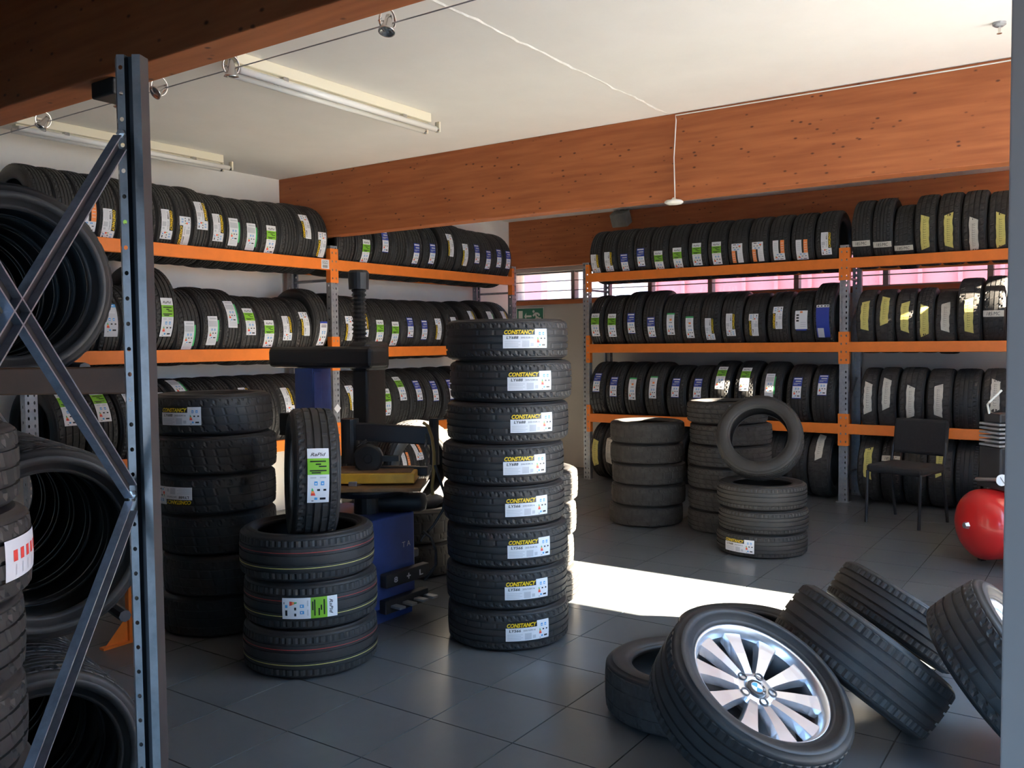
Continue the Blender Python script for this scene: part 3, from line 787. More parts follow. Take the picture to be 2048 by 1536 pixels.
# stacks in front of the back rack
stack(6.80, 3.30, 5, .312, .172, ['worn tyre, %s of the five-tyre stack before the back rack' % (ORD[i] if i < 4 else 'top') for i in range(5)], None, 'worn', seed=11, wob=.016)
s6 = at_d(1457, 900, 7.2)
stack(s6.x, s6.y, 6, .325, .177, ['worn tyre, %s of the six-tyre stack behind the leaning tyre' % (ORD[i] if i < 5 else 'top') for i in range(6)], None, 'old', seed=12, wob=.016)
s7 = (6.295, 2.135)
z7, _ = stack(s7[0], s7[1], 3, .318, .172, ['tyre with yellow-lettered sticker, bottom of stack under the leaning tyre', 'ribbed tyre, middle of stack under the leaning tyre', 'ribbed tyre, top of stack under the leaning tyre'],
              None, 'wide', seed=13, wob=.014, st={0: [('const', .52, 0)]})
c7 = at_d(1522, 893, 6.42)
nt = (-Vector((c7.x, c7.y, 0)).normalized() * math.cos(.42) + Vector((0, 0, 1)) * math.sin(.42) + RTH * -.10)
lt = tyre(T_at((c7.x + .03, c7.y + .02, z7 + .305), rot_axis(nt)), .308, .19, 'rib', label='tyre leaning upright on top of a stack, chalk stroke on its tread')
ch = MB(); vs = []; 
for i in range(9):
    a = -.35 + i * .10
    for v, dr in ((.035 + .006 * math.sin(i * 2), .002), (.06, .002)):
        r = crown(v) + dr; vs.append((v, -r * math.cos(a), r * math.sin(a)))
ch.add(vs, [(2 * i, 2 * i + 1, 2 * i + 3, 2 * i + 2) for i in range(8)], 'chalk')
q = ch.build('chalk_mark', lt)
# find the spin that brings the mark to the upper right
best = None
for k in range(72):
    a = k * PI / 36; p = lt.matrix_world @ Matrix.Rotation(a, 4, 'X') @ Vector((0, -R0, 0)); d = (np.array(p) - CAM)
    sc_ = (d @ _rt) / (d @ _fw) * .75 + (d @ _up) / (d @ _fw)
    if best is None or sc_ > best[0]: best = (sc_, a)
q.rotation_euler = (best[1], 0, 0)
# stack by the tyre changer with a sunlit tyre standing on it
z8, _ = stack(4.55, 3.93, 2, .312, .215, ['tyre lying on floor beside the tyre changer, lower of two', 'tyre beside the tyre changer with a tyre standing on it'], None, 'worn', seed=15)
n8 = (-FWH * .72 + RTH * .70)
p8 = at_d(822, 922, 6.0)
tyre(T_at((4.55, 3.93, z8 + .255), rot_axis(n8)), .312, .19, 'rib', label='sunlit tyre standing on edge behind the tyre changer')

# ------------------------------------------------------------------ alloy wheels in the foreground
def spoke_mesh():
    # one face of a ten-spoke rim, axis local X, outer face toward +X
    mb = MB()
    for k in range(10):
        a = 2 * PI * (k + .5) / 10; T = Matrix.Rotation(a, 4, 'X')
        rows = [(.050, .0135, .050), (.085, .0155, .058), (.14, .0205, .066), (.19, .0265, .070), (.228, .034, .072)]
        vs = []
        for r, w, x in rows: vs += [(x - .030, -w * 1.35, r), (x, -w, r), (x, w, r), (x - .030, w * 1.35, r)]
        fs = []
        for i in range(len(rows) - 1):
            b = 4 * i; fs += [(b + j, b + (j + 1) % 4, b + 4 + (j + 1) % 4, b + 4 + j) for j in range(4)]
        mb.add(vs, fs, 'alloy', T)
    return mb
def wheel(T, label, R=.339, W=.245, tread='wide', roundel=True, face=1, name='car_wheel'):
    root = tag(link(name, None), label, 'wheel'); root.matrix_world = T
    def part(nm, me, S=None):
        o = link(nm, me, root)
        if S is not None: o.matrix_local = S
        return o
    S = Matrix.Diagonal((W / W0, R / R0, R / R0, 1))
    c = part('tyre_casing', CASE['c18'], S); t = part('tread', TREAD[tread], S)
    br = MB(); br.lathe([(-.105, .232), (-.10, .224), (-.05, .205), (.03, .212), (.062, .226)], 'alloy_dark', 72); part('rim_barrel', br.mesh('rim_barrel', True))
    lp = MB(); lp.lathe([(.058, .222), (.075, .2285), (.092, .238), (.098, .247), (.094, .2505), (.086, .2495), (.06, .236)], 'alloy', 72); part('rim_lip', lp.mesh('rim_lip', True))
    if face: part('spokes', spoke_mesh().mesh('spokes'))
    hb = MB(); hb.lathe([(.010, .0), (.010, .078), (.040, .078), (.052, .070), (.056, .048), (.050, .036), (.050, .0)], 'alloy', 40)
    hub = part('hub', hb.mesh('hub', False))
    for k in range(5):
        a = 2 * PI * k / 5 + PI / 10 * 0
        bh = MB(); bh.lathe([(.045, .0), (.045, .012), (.0585, .0165), (.0585, .0125), (.047, .011)], 'alloy_dark', 16)
        o = link('bolt_hole', bh.mesh('bolt_hole'), hub); o.location = (0, .058 * math.cos(a), .058 * math.sin(a))
    dk = MB(); dk.lathe([(-.03, .05), (-.035, .16), (-.03, .165), (-.025, .05)], 'alloy_dark', 40); part('shade_plate', dk.mesh('shade_plate'))  # dark disc added to stand for the shade behind the spokes
    vv = MB(); vv.tube([(.02, .0, .205), (.05, .0, .19)], .005, 'chrome', 8); part('valve', vv.mesh('valve'))
    if roundel:
        cp = MB(); cp.lathe([(.050, .034), (.0575, .034), (.0585, .030), (.0585, .0)], 'ink', 36)
        cap = part('centre_cap', cp.mesh('centre_cap'))
        em = MB()
        em.lathe([(.0588, .0205), (.0590, .0222)], 'alloy', 36)
        for k in range(4):
            vs = [(.0592, 0, 0)] + [(.0592, .020 * math.cos(k * PI / 2 + j * PI / 16 + .4), .020 * math.sin(k * PI / 2 + j * PI / 16 + .4)) for j in range(9)]
            em.add(vs, [(0, j, j + 1) for j in range(1, 9)], 'sky_ink' if k % 2 else 'paper')
        for ch_, ang in (('B', 2.25), ('M', 1.57), ('W', .89)):
            V, Fc = text_geo(ch_); Tm = Matrix.Rotation(ang + 2.2, 4, 'X')
            em.add([(.0592, .0235 + .0075 * b, -(-.004 + .008 * a)) for a, b in V], Fc, 'paper', Tm)
        link('emblem', em.mesh('emblem'), cap)
    return root
def n_img(tocam, right, up, px, py):
    d = Vector(ray(px, py)).normalized()
    return (-d * tocam + Vector(_rt) * right + Vector(_up) * up).normalized()
w1 = at_d(1512, 1378, 3.04); n1 = n_img(.545, .47, .70, 1512, 1378)
wheel(T_at(w1 - n1 * .05, rot_axis(n1, .55)), 'ten-spoke silver alloy wheel with blue and white hub emblem, leaning on a tyre')
def lying(px, py, dep, z, R, W, n, label, tread='rib', case='c16'):
    c = at_d(px, py, dep); c.z = z if z is not None else c.z
    return tyre(T_at(c, rot_axis(n)), R, W, tread, case, label=label)
tyre(T_at((3.36, 1.47, .112), rot_flat(.3)), .322, .215, 'worn', label='dusty used tyre lying flat under the silver alloy wheel')
tyre(T_at((4.03, 1.46, .106), rot_flat(1.0)), .305, .20, 'rib', label='tyre lying flat between silver wheel and sunlit floor strip')
w4 = at_d(1722, 1318, 3.458); n4 = n_img(-.03, .60, .80, 1722, 1318)
tyre(T_at(w4, rot_axis(n4)), .335, .245, 'wide', 'c18', label='wide tyre lying tilted beside the silver wheel, broad ribbed tread showing')
w5 = at_d(1793, 1232, 4.06); n5 = n_img(-.02, .56, .83, 1800, 1225)
tyre(T_at(w5, rot_axis(n5)), .31, .205, 'wide', 'c18', label='tyre lying tilted behind the wide ribbed tyre')
w6 = at_d(2030, 1345, 3.19); n6 = n_img(.42, .78, .46, 2030, 1345)
wheel(T_at(w6, rot_axis(n6, .2)), 'bright silver wheel leaning beside the grey door post', R=.335, tread='rib', roundel=False)
# ------------------------------------------------------------------ tyre changer
tc = thing('tyre_changer', 'blue tyre changer with black swing arm, turntable and foot pedals', 'tyre changer', (3.55, 3.57, 0))
def tcp(nm, mb, smooth=False, parent=None):
    me = mb.mesh(nm, smooth); me.transform(Matrix.Translation(-tc.location))
    return link(nm, me, parent or tc)
cb = MB(); cb.bevbox((3.56, 3.57, .33), (.48, .54, .50), .012, 'machine_blue'); cb.box((3.56, 3.57, .04), (.46, .50, .08), 'machine_blue')
cab = tcp('cabinet', cb)
V, Fc = text_geo('T A'); lt_ = MB(); lt_.add([(3.69 + .07 * a, 3.299, .39 + .03 * b) for a, b in V], Fc, 'paper_grey'); tcp('lettering', lt_, parent=cab)
# pedals: two dark bars with white marks low on the front
for z, yy in ((.245, 3.26), (.10, 3.27)):
    pb = MB()
    T = frame_T((3.67, yy, z), (1, -.05, 0))
    pb.bevbox((0, 0, 0), (.34, .05, .075), .006, 'dark_steel', T)
    pd = tcp('pedal_bar', pb)
    if z > .2:
        mk = MB()
        for t_, x0 in (('8', -.10), ('+', .0), ('L', .10)):
            V, Fc = text_geo(t_, 0, .03); mk.add([(x0 - .015 + .03 * a, -.0258, -.016 + .032 * b) for a, b in V], Fc, 'paper_grey', T)
        tcp('pedal_marks', mk, parent=pd)
    else:
        for x0 in (-.11, -.02, .07, .15):
            pe = MB(); pe.bevbox((x0, -.055, .0), (.045, .085, .014), .004, 'steel', T); tcp('foot_pedal', pe, parent=pd)
co = MB(); co.bevbox((3.72, 4.02, .96), (.15, .16, .86), .008, 'machine_blue'); col_ = tcp('column', co)
cs = MB(); cs.bevbox((3.675, 3.935, 1.12), (.06, .012, .5), .003, 'machine_blue'); tcp('column_cover', cs)
wt = MB(); wt.add([(3.655, 3.926, .985), (3.735, 3.926, .985), (3.695, 3.926, 1.06)], [(0, 1, 2)], 'yellow_ink')
wt.add([(3.68, 3.9255, .995), (3.71, 3.9255, .995), (3.705, 3.9255, 1.02), (3.685, 3.9255, 1.02)], [(0, 1, 2, 3)], 'ink'); tcp('warning_triangle', wt)
gb = MB(); gb.bevbox((3.53, 3.98, 1.07), (.14, .10, .13), .006, 'black'); gbo = tcp('gauge_box', gb)
gd = MB(); gd.lathe([(0, 0), (0, .026), (-.006, .028), (-.008, .0)], 'paper', 24, Matrix.Translation((3.55, 3.926, 1.07)) @ Matrix.Rotation(PI / 2, 4, 'Z'))
gdo = tcp('gauge', gd, parent=gbo)
# swing arm head on the column
ah = MB(); ah.bevbox((3.72, 3.90, 1.455), (.17, .86, .125), .03, 'black'); tcp('swing_arm', ah)
hd = MB(); hd.bevbox((3.765, 3.60, 1.46), (.21, .16, .17), .035, 'black'); hd.bevbox((3.765, 3.60, 1.22), (.17, .12, .34), .02, 'black'); tcp('arm_head', hd)
sh = MB(); sh.tube([(3.775, 3.68, .95), (3.775, 3.68, 1.88)], .03, 'dark_steel', 6)
for i in range(14): sh.tube([(3.775, 3.68, 1.53 + i * .025), (3.775, 3.68, 1.542 + i * .025), (3.775, 3.68, 1.555 + i * .025)], [.034, .045, .034], 'black', 12, False)
tcp('vertical_shaft', sh)
kb = MB(); kb.lathe([(-.05, 0), (-.05, .058), (.045, .062), (.06, .05), (.06, 0)], 'black', 20, Matrix.Translation((3.775, 3.68, 1.90)) @ Matrix.Rotation(-PI / 2, 4, 'Y')); tcp('shaft_knob', kb)
wp = MB(); wp.bevbox((3.79, 4.12, 1.1), (.06, .05, .42), .006, 'brown_board'); tcp('back_post', wp)
# turntable, yellow plate, tank
tt = MB(); tt.lathe([(-.03, 0), (-.03, .20), (.0, .24), (.02, .24), (.02, 0)], 'dark_steel', 40, Matrix.Translation((3.62, 3.50, .72)) @ Matrix.Rotation(-PI / 2, 4, 'Y'))
tt.tube([(3.62, 3.50, .55), (3.62, 3.50, .70)], .07, 'dark_steel', 16); tbl = tcp('turntable', tt)
for k in range(4):
    a = k * PI / 2 + .4
    jw = MB(); T = frame_T((3.62, 3.50, .75), (math.cos(a), math.sin(a), 0)); jw.bevbox((.16, 0, .012), (.09, .05, .05), .006, 'steel', T); tcp('clamp_jaw', jw, parent=tbl)
yb = MB(); T = frame_T((3.62, 3.42, .80), RTH); yb.bevbox((0, 0, 0), (.46, .30, .055), .006, 'machine_yellow', T); yb.bevbox((.0, 0, .030), (.42, .26, .006), .002, 'brown_board', T); tcp('yellow_tray', yb)
tb = MB(); tb.bevbox((.02, -.06, -.05), (.50, .34, .022), .004, 'brown_board', T); tcp('tray_base', tb)
tk = MB(); tk.lathe([(-.19, 0), (-.18, .045), (-.15, .055), (.15, .055), (.18, .045), (.19, 0)], 'dark_steel', 24, frame_T((3.74, 3.40, .63), RTH)); tcp('air_tank', tk, True)
cy = MB(); T = Matrix.Translation((3.42, 3.58, .92)) @ Matrix.Rotation(-PI / 2, 4, 'Y'); cy.lathe([(-.08, 0), (-.08, .036), (.07, .036), (.07, 0)], 'white_paint', 24, T); tcp('air_cylinder', cy)
# bead helper arm
hp = at_d(700, 862, 5.0); hq = at_d(868, 872, 4.98)
ha = MB(); Th = frame_T((hp + hq) / 2, hq - hp); L = (hq - hp).length
ha.bevbox((0, 0, 0), (L, .06, .10), .008, 'dark_steel', Th); hao = tcp('helper_arm', ha)
hj = MB(); hj.tube([hq + Vector((0, 0, -.16)), hq + Vector((0, 0, .10))], .028, 'dark_steel', 12); tcp('arm_joint', hj, parent=hao); hj = MB(); hj.tube([hp + Vector((0, 0, -.18)), hp + Vector((0, 0, .07))], .05, 'dark_steel', 16); tcp('arm_joint', hj, parent=hao)
ca = MB(); cpos = at_d(852, 880, 4.93); ca.tube([cpos + Vector((0, 0, -.035)), cpos + Vector((0, 0, .035))], .008, 'chrome', 8); tcp('arm_pin', ca, parent=hao)
h2p, h2q = at_d(712, 940, 5.0), at_d(856, 942, 4.98)
h2 = MB(); h2.bevbox((0, 0, 0), ((h2q - h2p).length, .045, .05), .006, 'dark_steel', frame_T((h2p + h2q) / 2, h2q - h2p)); tcp('lower_arm', h2)
ds = MB(); dp = at_d(737, 917, 4.92); ds.lathe([(-.03, 0), (-.03, .07), (-.02, .082), (.02, .082), (.03, .07), (.03, .025), (.02, .02), (.02, 0)], 'black', 32, T_at(dp, rot_axis(-FWH)))
ds.box((0, 0, 0), (.03, .04, .14), 'black', frame_T(dp + RTH * .10, RTH) @ Matrix.Rotation(PI / 2, 4, 'Y')); tcp('press_disc', ds)
sp = MB(); a0 = at_d(722, 885, 4.95); a1 = at_d(740, 912, 4.95)
for i in range(8):
    p = a0.lerp(a1, i / 8); q = a0.lerp(a1, (i + .6) / 8); sp.tube([p, q], .035, 'dark_steel', 12)
tcp('spring', sp)
hs = MB(); pts = [at_d(x, y, 4.85) for x, y in ((846, 845), (856, 852), (864, 875), (868, 905), (868, 940), (864, 975), (866, 990))]; hs.tube(pts, .009, 'hose', 8); tcp('air_hose', hs)
hs = MB(); pts = [at_d(x, y, 4.8) for x, y in ((870, 930), (880, 960), (890, 990), (886, 1020), (868, 1050), (846, 1075), (842, 1082))]; hs.tube(pts, .008, 'black', 8); tcp('air_hose', hs)
hs = MB(); pts = [at_d(x, y, 4.75) for x, y in ((846, 1062), (862, 1075), (872, 1100), (872, 1130), (856, 1152), (848, 1160))]; hs.tube(pts, .008, 'black', 8); tcp('air_hose', hs)
sb_ = MB(); sb_.bevbox((3.88, 3.60, .30), (.14, .40, .05), .008, 'dark_steel'); sb_.bevbox((3.87, 3.45, .55), (.10, .04, .45), .008, 'dark_steel', None); tcp('bead_breaker', sb_)

# ------------------------------------------------------------------ near rack frame and its tyres
LATF = lambda dep, lat, z: Vector((FWH.x * dep + RTH.x * lat, FWH.y * dep + RTH.y * lat, z))
nr = thing('storage_frame', 'perforated blue-grey steel frame with diagonal braces standing in the foreground', 'rack', tuple(LATF(1.757, -.748, 0)))
ninv = Matrix.Translation(-nr.location)
def nrp(nm, mb, parent=None):
    me = mb.mesh(nm); me.transform(ninv); return link(nm, me, parent or nr)
NH = 2.10
def near_post(dep, lat):
    o = LATF(dep, lat, 0); mb = MB(); r, f = RTH, FWH
    def strip(a, b, c, d, k):          # vertical plate between plan points (right, away)
        p, q = o + r * a + f * b, o + r * c + f * d
        mb.add([p, q, q + Vector((0, 0, NH)), p + Vector((0, 0, NH))], [(0, 1, 2, 3)], k)
    mb.perf(o + r * -.018, r, (0, 0, 1), .015, NH, .05, .0042, .0046, 'blue_steel')
    mb.perf(o + r * -.033 + f * .028, r * .47 - f * .88, (0, 0, 1), .0318, NH, .05, .0060, .0048, 'blue_steel')
    strip(-.003, 0, -.001, .014, 'dark_steel'); strip(-.001, .014, .010, .014, 'dark_steel'); strip(.010, .014, .012, 0, 'dark_steel')
    strip(.012, 0, .028, 0, 'blue_steel'); strip(.028, 0, .032, .030, 'dark_steel')
    return mb
po = nrp('upright', near_post(1.757, -.748))
nrp('upright', near_post(.98, -.748))
bo = MB()
for z in (1.945, 1.235):
    p = LATF(1.753, -.7585, z); bo.lathe([(0, 0), (0, .0085), (.006, .0085), (.007, 0)], 'bolt', 6, T_at(p, rot_axis(-FWH)))
nrp('bolt', bo, po)
def brace(z0, sgn, zoff=0):
    a = LATF(1.735, -.752, z0); s = .75; b = LATF(1.735 - s, -.752, z0 + sgn * .9 * s)
    d = (b - a).normalized(); mb = MB(); L = (b - a).length
    x = d; y = RTH.copy(); zz = x.cross(y).normalized()
    T = Matrix(((x.x, y.x, zz.x, a.x), (x.y, y.y, zz.y, a.y), (x.z, y.z, zz.z, a.z), (0, 0, 0, 1)))
    mb.bbox((0, -.010, -.0145), (L, -.008, .0145), 'dark_steel', T)
    mb.bbox((0, -.010, -.0165), (L, .006, -.0135), 'edge_steel', T); mb.bbox((0, -.010, .0135), (L, .006, .0165), 'edge_steel', T)
    return mb
for z0, sg_ in ((1.925, -1), (1.245, 1), (1.215, -1)): nrp('diagonal_brace', brace(z0, sg_))
cb_ = MB(); T = frame_T(LATF(1.80, -1.30, 1.462), RTH); cb_.bevbox((0, 0, 0), (1.06, .03, .055), .004, 'shaded_orange', T); nrp('cross_beam', cb_)
# rows of tyres standing behind it, seen face on
rd = Vector(ray(-520, 700)); rd.z = 0; rd.normalize()
ns = thing('tyre_stand', 'dark tubular stand carrying rows of tyres behind the steel frame', 'rack', tuple(LATF(3.2, -1.75, 0)))
nsinv = Matrix.Translation(-ns.location)
def near_row(px, py, dep, z, n, lab, R=.318):
    c = at_d(px, py, dep); c.z = z
    for i in range(n):
        p = c + rd * (.205 * i)
        tyre(T_at(p, rot_axis(-rd)), R, .2, 'rib', 'c18' if n > 1 else 'c16', label=lab % (['nearest the steel frame', 'second in its row', 'third in its row', 'fourth in its row', 'fifth in its row', 'sixth in its row'][i]))
    if z > .4:
        side = Vector((rd.y, -rd.x, 0))
        for s_ in (-.2, .2):
            h = math.sqrt((R + .0215) ** 2 - .04)
            a = c + side * s_ + Vector((0, 0, -h)) - rd * .14; b = a + rd * (.30 + .205 * n + .1)
            mb = MB(); mb.tube([a, b], .019, 'dark_steel', 8); me = mb.mesh('rail'); me.transform(nsinv); link('rail', me, ns)
            e = b - rd * .05; mb = MB(); mb.tube([(e.x, e.y, 0), (e.x, e.y, e.z)], .018, 'dark_steel', 8); me = mb.mesh('stand_leg'); me.transform(nsinv); link('stand_leg', me, ns)
near_row(6, 571, 2.85, 1.735, 6, 'tyre standing face on at head height, %s')
near_row(84, 1092, 2.78, .928, 6, 'tyre standing face on at waist height, %s', .302)
near_row(66, 1530, 2.62, .304, 6, 'tyre standing face on upon the floor, %s', .302)
# stack at the left edge
ec_ = at_d(-282, 1100, 1.95)
stack(ec_.x, ec_.y, 7, .33, .195, ['deep-tread tyre, %s of seven in the foreground stack by the steel frame' % (ORD[i] if i < 6 else 'top') for i in range(5)] + ['deep-tread tyre with red-printed white sticker in foreground stack', 'deep-tread tyre on top of the foreground stack by the steel frame'],
      None, 'block', seed=21, wob=.012, st={5: [('redw', -1.2, 0)]})
# orange stand on the floor behind the frame
og = at_z(262, 1283)
os_ = thing('orange_stand', 'small orange steel stand on the floor behind the steel frame', 'stand', (og.x, og.y, 0))
mb = MB(); mb.bevbox((0, 0, .17), (.035, .035, .33), .004, 'orange'); mb.build('stand_post', os_)
mb = MB(); mb.prism([(-.16, -.02), (.02, -.02), (.02, .02), (-.16, .02)], 0, .012, 'orange'); mb.add([(-.14, 0, .012), (0, 0, .012), (0, 0, .16)], [(0, 1, 2)], 'orange'); mb.build('stand_foot', os_)

# ------------------------------------------------------------------ compressor
cm = thing('air_compressor', 'red air compressor tank with dark pump and round gauge', 'compressor', (6.62, .72, 0))
def cmp_(nm, mb, smooth=False, parent=None):
    me = mb.mesh(nm, smooth); me.transform(Matrix.Translation(-cm.location)); return link(nm, me, parent or cm)
tx, tz, tr = 6.60, .285, .235
mb = MB(); prof = [(-.12 * math.cos(a), tr * math.sin(a)) for a in [i * PI / 2 / 10 for i in range(11)]] + [(.85, tr)] + [(.85 + .12 * math.sin(a), tr * math.cos(a)) for a in [i * PI / 2 / 10 for i in range(1, 11)]]
TT = frame_T((tx, .74, tz), (0.72, -.70, 0)); mb.lathe(prof, 'red_paint', 40, TT); cmp_('tank', mb, True)
mb = MB(); mb.lathe([(-.145, 0), (-.145, .02), (-.12, .026), (-.11, .026)], 'bolt', 6, TT); cmp_('drain_plug', mb)
for xx in (.1, .72):
    for yy in (-.13, .13):
        mb = MB(); mb.bevbox((xx, yy, -.20), (.04, .04, .16), .004, 'dark_steel', TT); cmp_('leg', mb)
mb = MB(); mb.bevbox((.36, 0, .27), (.62, .26, .06), .006, 'dark_steel', TT); mb.bevbox((.14, 0, .40), (.20, .20, .24), .012, 'dark_steel', TT)
for i in range(6): mb.bevbox((.14, 0, .53 + i * .028), (.21, .19, .014), .003, 'steel', TT)
mb.bevbox((.14, 0, .71), (.17, .15, .06), .01, 'dark_steel', TT); mb.bevbox((.45, 0, .42), (.26, .22, .24), .02, 'black', TT); cmp_('pump', mb)
mb = MB(); mb.tube([(.05, .02, .74), (.02, .0, .80), (.0, -.04, .82), (.06, -.08, .90)], .007, 'white_paint', 8, True, TT); cmp_('air_pipe', mb)
gp = at_d(2002, 960, 5.72); mb = MB(); mb.lathe([(0, 0), (0, .034), (.012, .038), (.014, .034), (.010, .0)], 'paper', 24, T_at(gp, rot_axis(-FWH))); g_ = cmp_('gauge', mb)
mb = MB(); mb.box((.016, 0, 0), (.001, .003, .05), 'ink', T_at(gp, rot_axis(-FWH)) @ Matrix.Rotation(.6, 4, 'X')); cmp_('needle', mb, parent=g_)
mb = MB(); mb.tube([gp + FWH * .02, gp + FWH * .30 + Vector((0, 0, -.04))], .012, 'bolt', 8); cmp_('gauge_stem', mb)
mb = MB(); mb.tube([at_d(x, y, 6.05) for x, y in ((1940, 1000), (1950, 990), (1970, 982), (1990, 975), (2005, 970))], .005, 'hose', 6); cmp_('wire', mb)

# ------------------------------------------------------------------ chair
cc = at_d(1812, 935, 7.35)
chair = thing('visitor_chair', 'black upholstered visitor chair with dark legs before the back rack', 'chair', (cc.x, cc.y, 0), YAW - PI / 2 - .9)
# local: -Y is the front of the chair
mb = MB(); mb.bevbox((0, 0, .455), (.47, .44, .07), .03, 'fabric'); mb.build('seat', chair)
mb = MB(); T = Matrix.Translation((0, .24, .70)) @ Matrix.Rotation(-.14, 4, 'X'); mb.bevbox((0, 0, .0), (.46, .055, .30), .026, 'fabric', T); mb.build('backrest', chair)
for x in (-.225, .225):
    mb = MB(); mb.tube([(x, -.22, 0), (x, -.20, .43), (x, .16, .44)], .013, 'dark_steel', 10); mb.build('leg', chair)
    mb = MB(); mb.tube([(x, .26, 0), (x, .17, .42), (x, .21, .60), (x * .9, .245, .74)], .013, 'dark_steel', 10); mb.build('leg', chair)
    for y in (-.22, .26):
        pass

# ------------------------------------------------------------------ ceiling lights
def fluo(x0, x1, y, label):
    t = thing('ceiling_light', label, 'light', ((x0 + x1) / 2, y, ZC), 0, 'twin-tube ceiling lights')
    L = (x1 - x0); mb = MB(); mb.bevbox((-.03, 0, -.03), (L - .06, .11, .06), .006, 'cream'); mb.bevbox((-.03, 0, -.066), (L - .08, .05, .014), .003, 'cream'); mb.build('housing', t)
    for s, dx in ((-.045, .02), (.045, -.0)):
        mb = MB(); mb.tube([(-L / 2 + .02, s, -.092), (L / 2 - .025 + dx, s, -.092)], .0185, 'tube_glass', 16); tb_ = mb.build('tube', t, True)
        mb = MB(); mb.tube([(L / 2 - .028 + dx, s, -.092), (L / 2 + dx, s, -.092)], .0195, 'chrome', 14); mb.build('tube_cap', tb_)
        mb = MB(); mb.bevbox((L / 2 - .004 + dx, s, -.075), (.015, .04, .07), .004, 'cream'); mb.build('tube_holder', t)
    for x in (-L * .30, L * .30):
        mb = MB(); mb.bevbox((x, 0, -.074), (.035, .12, .03), .004, 'chrome'); mb.build('clip', t)
    return t
fluo(3.02, 4.64, 3.83, 'twin-tube fluorescent ceiling light between the two wooden beams')
fluo(2.97, 4.64, 5.97, 'twin-tube fluorescent ceiling light close along the white wall')
# low-voltage spots on stretched wires
WX = 2.36; 
wz = 2.80
wl = [at_z(x, y, wz) for x, y in ((0, 265), (462, 138), (960, 5))]
wxm = sum(p.x for p in wl) / 3
for dx in (0,):
    mb = MB(); mb.tube([(wxm + dx, Y0, wz), (wxm + dx, Y1, wz)], .003, 'steel', 6)
    tag(mb.build('lamp_wire'), 'thin stretched wire carrying the small spotlights' if dx == 0 else 'second thin spotlight wire nearer the dark beam', 'wire')
def spot(px, py, n, label):
    p = at_x(px, py, wxm - .035)
    y = p.y; t = thing('spotlight', label, 'spotlight', (wxm - .035, y, wz)); n = Vector(n).normalized()
    mb = MB(); T = T_at(Vector((0, 0, -.02)), rot_axis(n))
    mb.lathe([(-.045, 0), (-.045, .012), (-.02, .016), (.0, .022), (.022, .030), (.030, .034), (.030, .030), (.018, .020), (.01, 0)], 'chrome', 20, T); mb.build('reflector', t, True)
    mb = MB(); mb.lathe([(.026, 0), (.026, .029)], 'glass', 20, T); mb.build('lens', t)
    mb = MB()
    for s in (-1, 1): mb.tube([(s * .035, 0, 0), (s * .03, .02, -.005), (0, .012, .0), (0, 0, -.01)], .003, 'chrome', 6)
    mb.lathe([(-.004, .042), (.004, .042), (.004, .046), (-.004, .046)], 'chrome', 20, T_at(Vector((0, 0, 0)), rot_axis((0, 1, .2))), True); mb.build('wire_clamp', t)
for (px, py), n, l in (((86, 235), (-.5, .1, -.8), 'small chrome wire spotlight over the low end of the dark beam'), ((240, 185), (.2, .4, -.8), 'small chrome wire spotlight hidden behind the steel upright'), ((318, 162), (-.7, .0, -.5), 'small chrome wire spotlight right beside the steel upright'),
                       ((462, 132), (.1, .1, -1), 'small chrome wire spotlight in front of the twin-tube light'), ((775, 48), (-.3, -.1, -.9), 'small chrome wire spotlight hanging clear before the white ceiling')):
    spot(px, py, n, l)
tb2 = at_z(228, 165, BZ); mb = MB(); mb.bevbox((1.87, tb2.y, BZ - .03), (.10, .14, .06), .008, 'black'); mb.tube([(1.9, tb2.y - .06, BZ - .05), (1.93, tb2.y - .07, BZ - .09), (1.95, tb2.y - .075, BZ - .06), (1.95, tb2.y - .075, BZ + .05)], .004, 'black', 8)
tag(mb.build('lamp_transformer'), 'dark lamp transformer box fixed under the dark beam', 'transformer')
# cable down the orange beam with a flat white disc lamp
bx = 5.55
pc = at_x(1351, 226, bx - .004); pe = at_x(1349, 398, bx - .02)
t = thing('pendant_disc_lamp', 'white disc lamp hanging on a cable over the timber beam', 'lamp', (bx - .03, pe.y, pe.z))
mb = MB(); pts = [(bx - .004, Y0 + .1, ZC - .012), (bx - .004, (pc.y + Y0) / 2, ZC - .02), (bx - .004, pc.y, ZC - .016), (bx - .006, pc.y - .005, ZC - .05), (bx - .008, pc.y + .01, 2.75), (bx - .012, pe.y, pe.z)]
mb.tube([Vector(p) - t.location for p in pts], .004, 'white_paint', 8); mb.build('cable', t)
mb = MB(); mb.lathe([(-.016, 0), (-.014, .045), (-.004, .062), (.004, .062), (.012, .05), (.016, .02), (.03, .008), (.03, 0)], 'white_paint', 32, T_at(Vector((0, 0, -.022)), rot_axis((0, 0, 1)))); mb.build('disc', t, True)
# round sensor on the ceiling
sp_ = at_z(1999, 45, ZC); mb = MB(); T = T_at(Vector((sp_.x, sp_.y, ZC)), rot_axis((0, 0, -1)))
mb.lathe([(0, 0), (0, .030), (.012, .030), (.02, .018), (.02, 0)], 'steel', 24, T); mb.tube([(.0, 0, 0), (.05, 0, 0)], .006, 'chrome', 8, True, T)
mb.lathe([(.05, 0), (.05, .012), (.053, .012), (.053, 0)], 'chrome', 12, T)
tag(mb.build('ceiling_sensor'), 'small round metal ceiling sensor near the grey post', 'sensor')
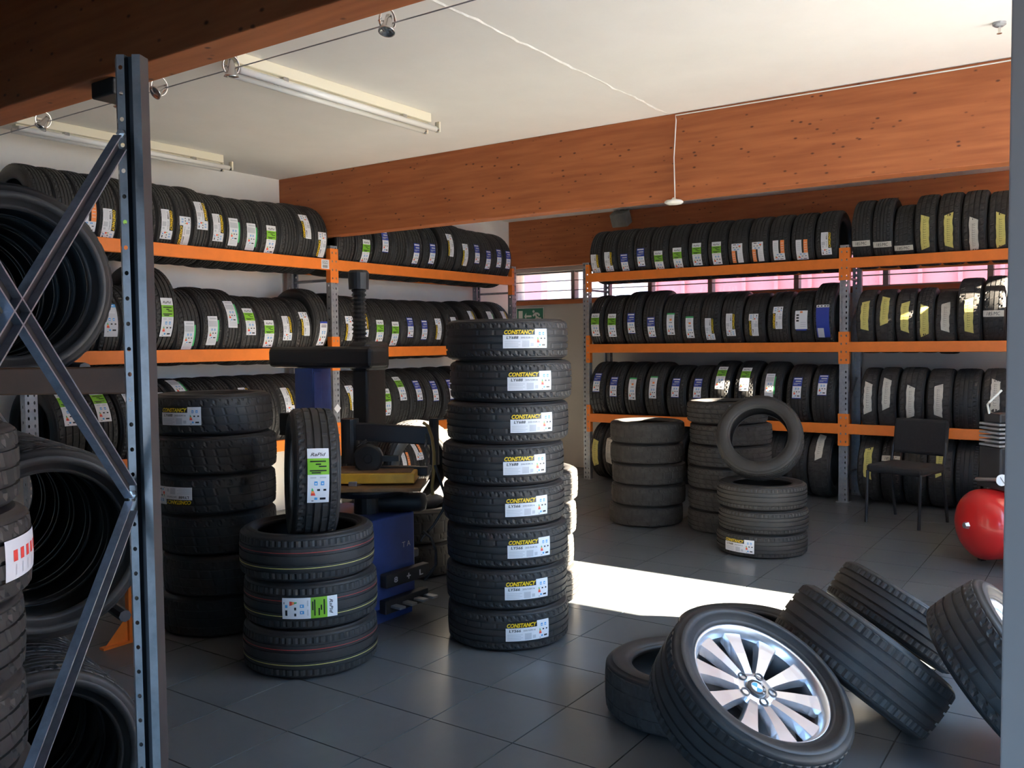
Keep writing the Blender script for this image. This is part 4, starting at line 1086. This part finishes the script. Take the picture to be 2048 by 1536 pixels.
# grey floodlight on the beam over the window
fp = at_x(1243, 432, 9.18); t = thing('wall_floodlight', 'dusty grey floodlight fixed on the timber over the strip window', 'floodlight', (9.18, fp.y, fp.z))
mb = MB(); T = Matrix.Rotation(-.5, 4, 'Y'); mb.bevbox((-.03, 0, -.02), (.14, .20, .16), .012, 'dust_grey', T); mb.build('lamp_body', t)
mb = MB(); mb.bevbox((.04, 0, .06), (.07, .05, .12), .006, 'dust_grey'); mb.build('bracket', t)
# emergency exit sign on the back wall
e0, e1 = at_x(1035, 618, X1), at_x(1087, 618, X1)
ye0, ye1 = e0.y, e1.y; w = ye0 - ye1; h = w * .5
t = thing('exit_sign', 'green running-man exit sign with arrow on the back wall', 'sign', (X1 - .004, ye0, 1.955 - h))
# local: x along -Y world
mb = MB()
def es(pts, k, d): mb.add([(-.006 - d, -x * w, y * h) for x, y in pts], [tuple(range(len(pts)))], k)
mb.bbox((-.006, -w * 1.03, -.03 * h), (0, .03 * w, 1.05 * h), 'sign_white'); mb.build('sign_board', t)
mb = MB(); es([(0, 0), (1, 0), (1, 1), (0, 1)], 'green_sign', .0005); es([(.06, .18), (.22, .18), (.22, .86), (.06, .86)], 'sign_white', .001)
es([(.28, .5), (.36, .74), (.36, .56), (.56, .56), (.56, .44), (.36, .44), (.36, .26)], 'sign_white', .001)
def limb(a, b, r=.03):
    d = Vector((b[0] - a[0], (b[1] - a[1]) * .5)); n_ = Vector((-d.y, d.x)).normalized() * r
    es([(a[0] - n_.x, a[1] - n_.y * 2), (b[0] - n_.x, b[1] - n_.y * 2), (b[0] + n_.x, b[1] + n_.y * 2), (a[0] + n_.x, a[1] + n_.y * 2)], 'sign_white', .0012)
es([(.64 + .045 * math.cos(i * PI / 5), .80 + .09 * math.sin(i * PI / 5)) for i in range(10)], 'sign_white', .001)
for a, b in (((.69, .68), (.76, .42)), ((.69, .68), (.82, .66)), ((.82, .66), (.86, .52)), ((.68, .66), (.62, .50)), ((.76, .44), (.86, .34)), ((.86, .34), (.93, .36)), ((.76, .42), (.70, .26)), ((.70, .26), (.66, .10))): limb(a, b)
mb.build('sign_print', t)
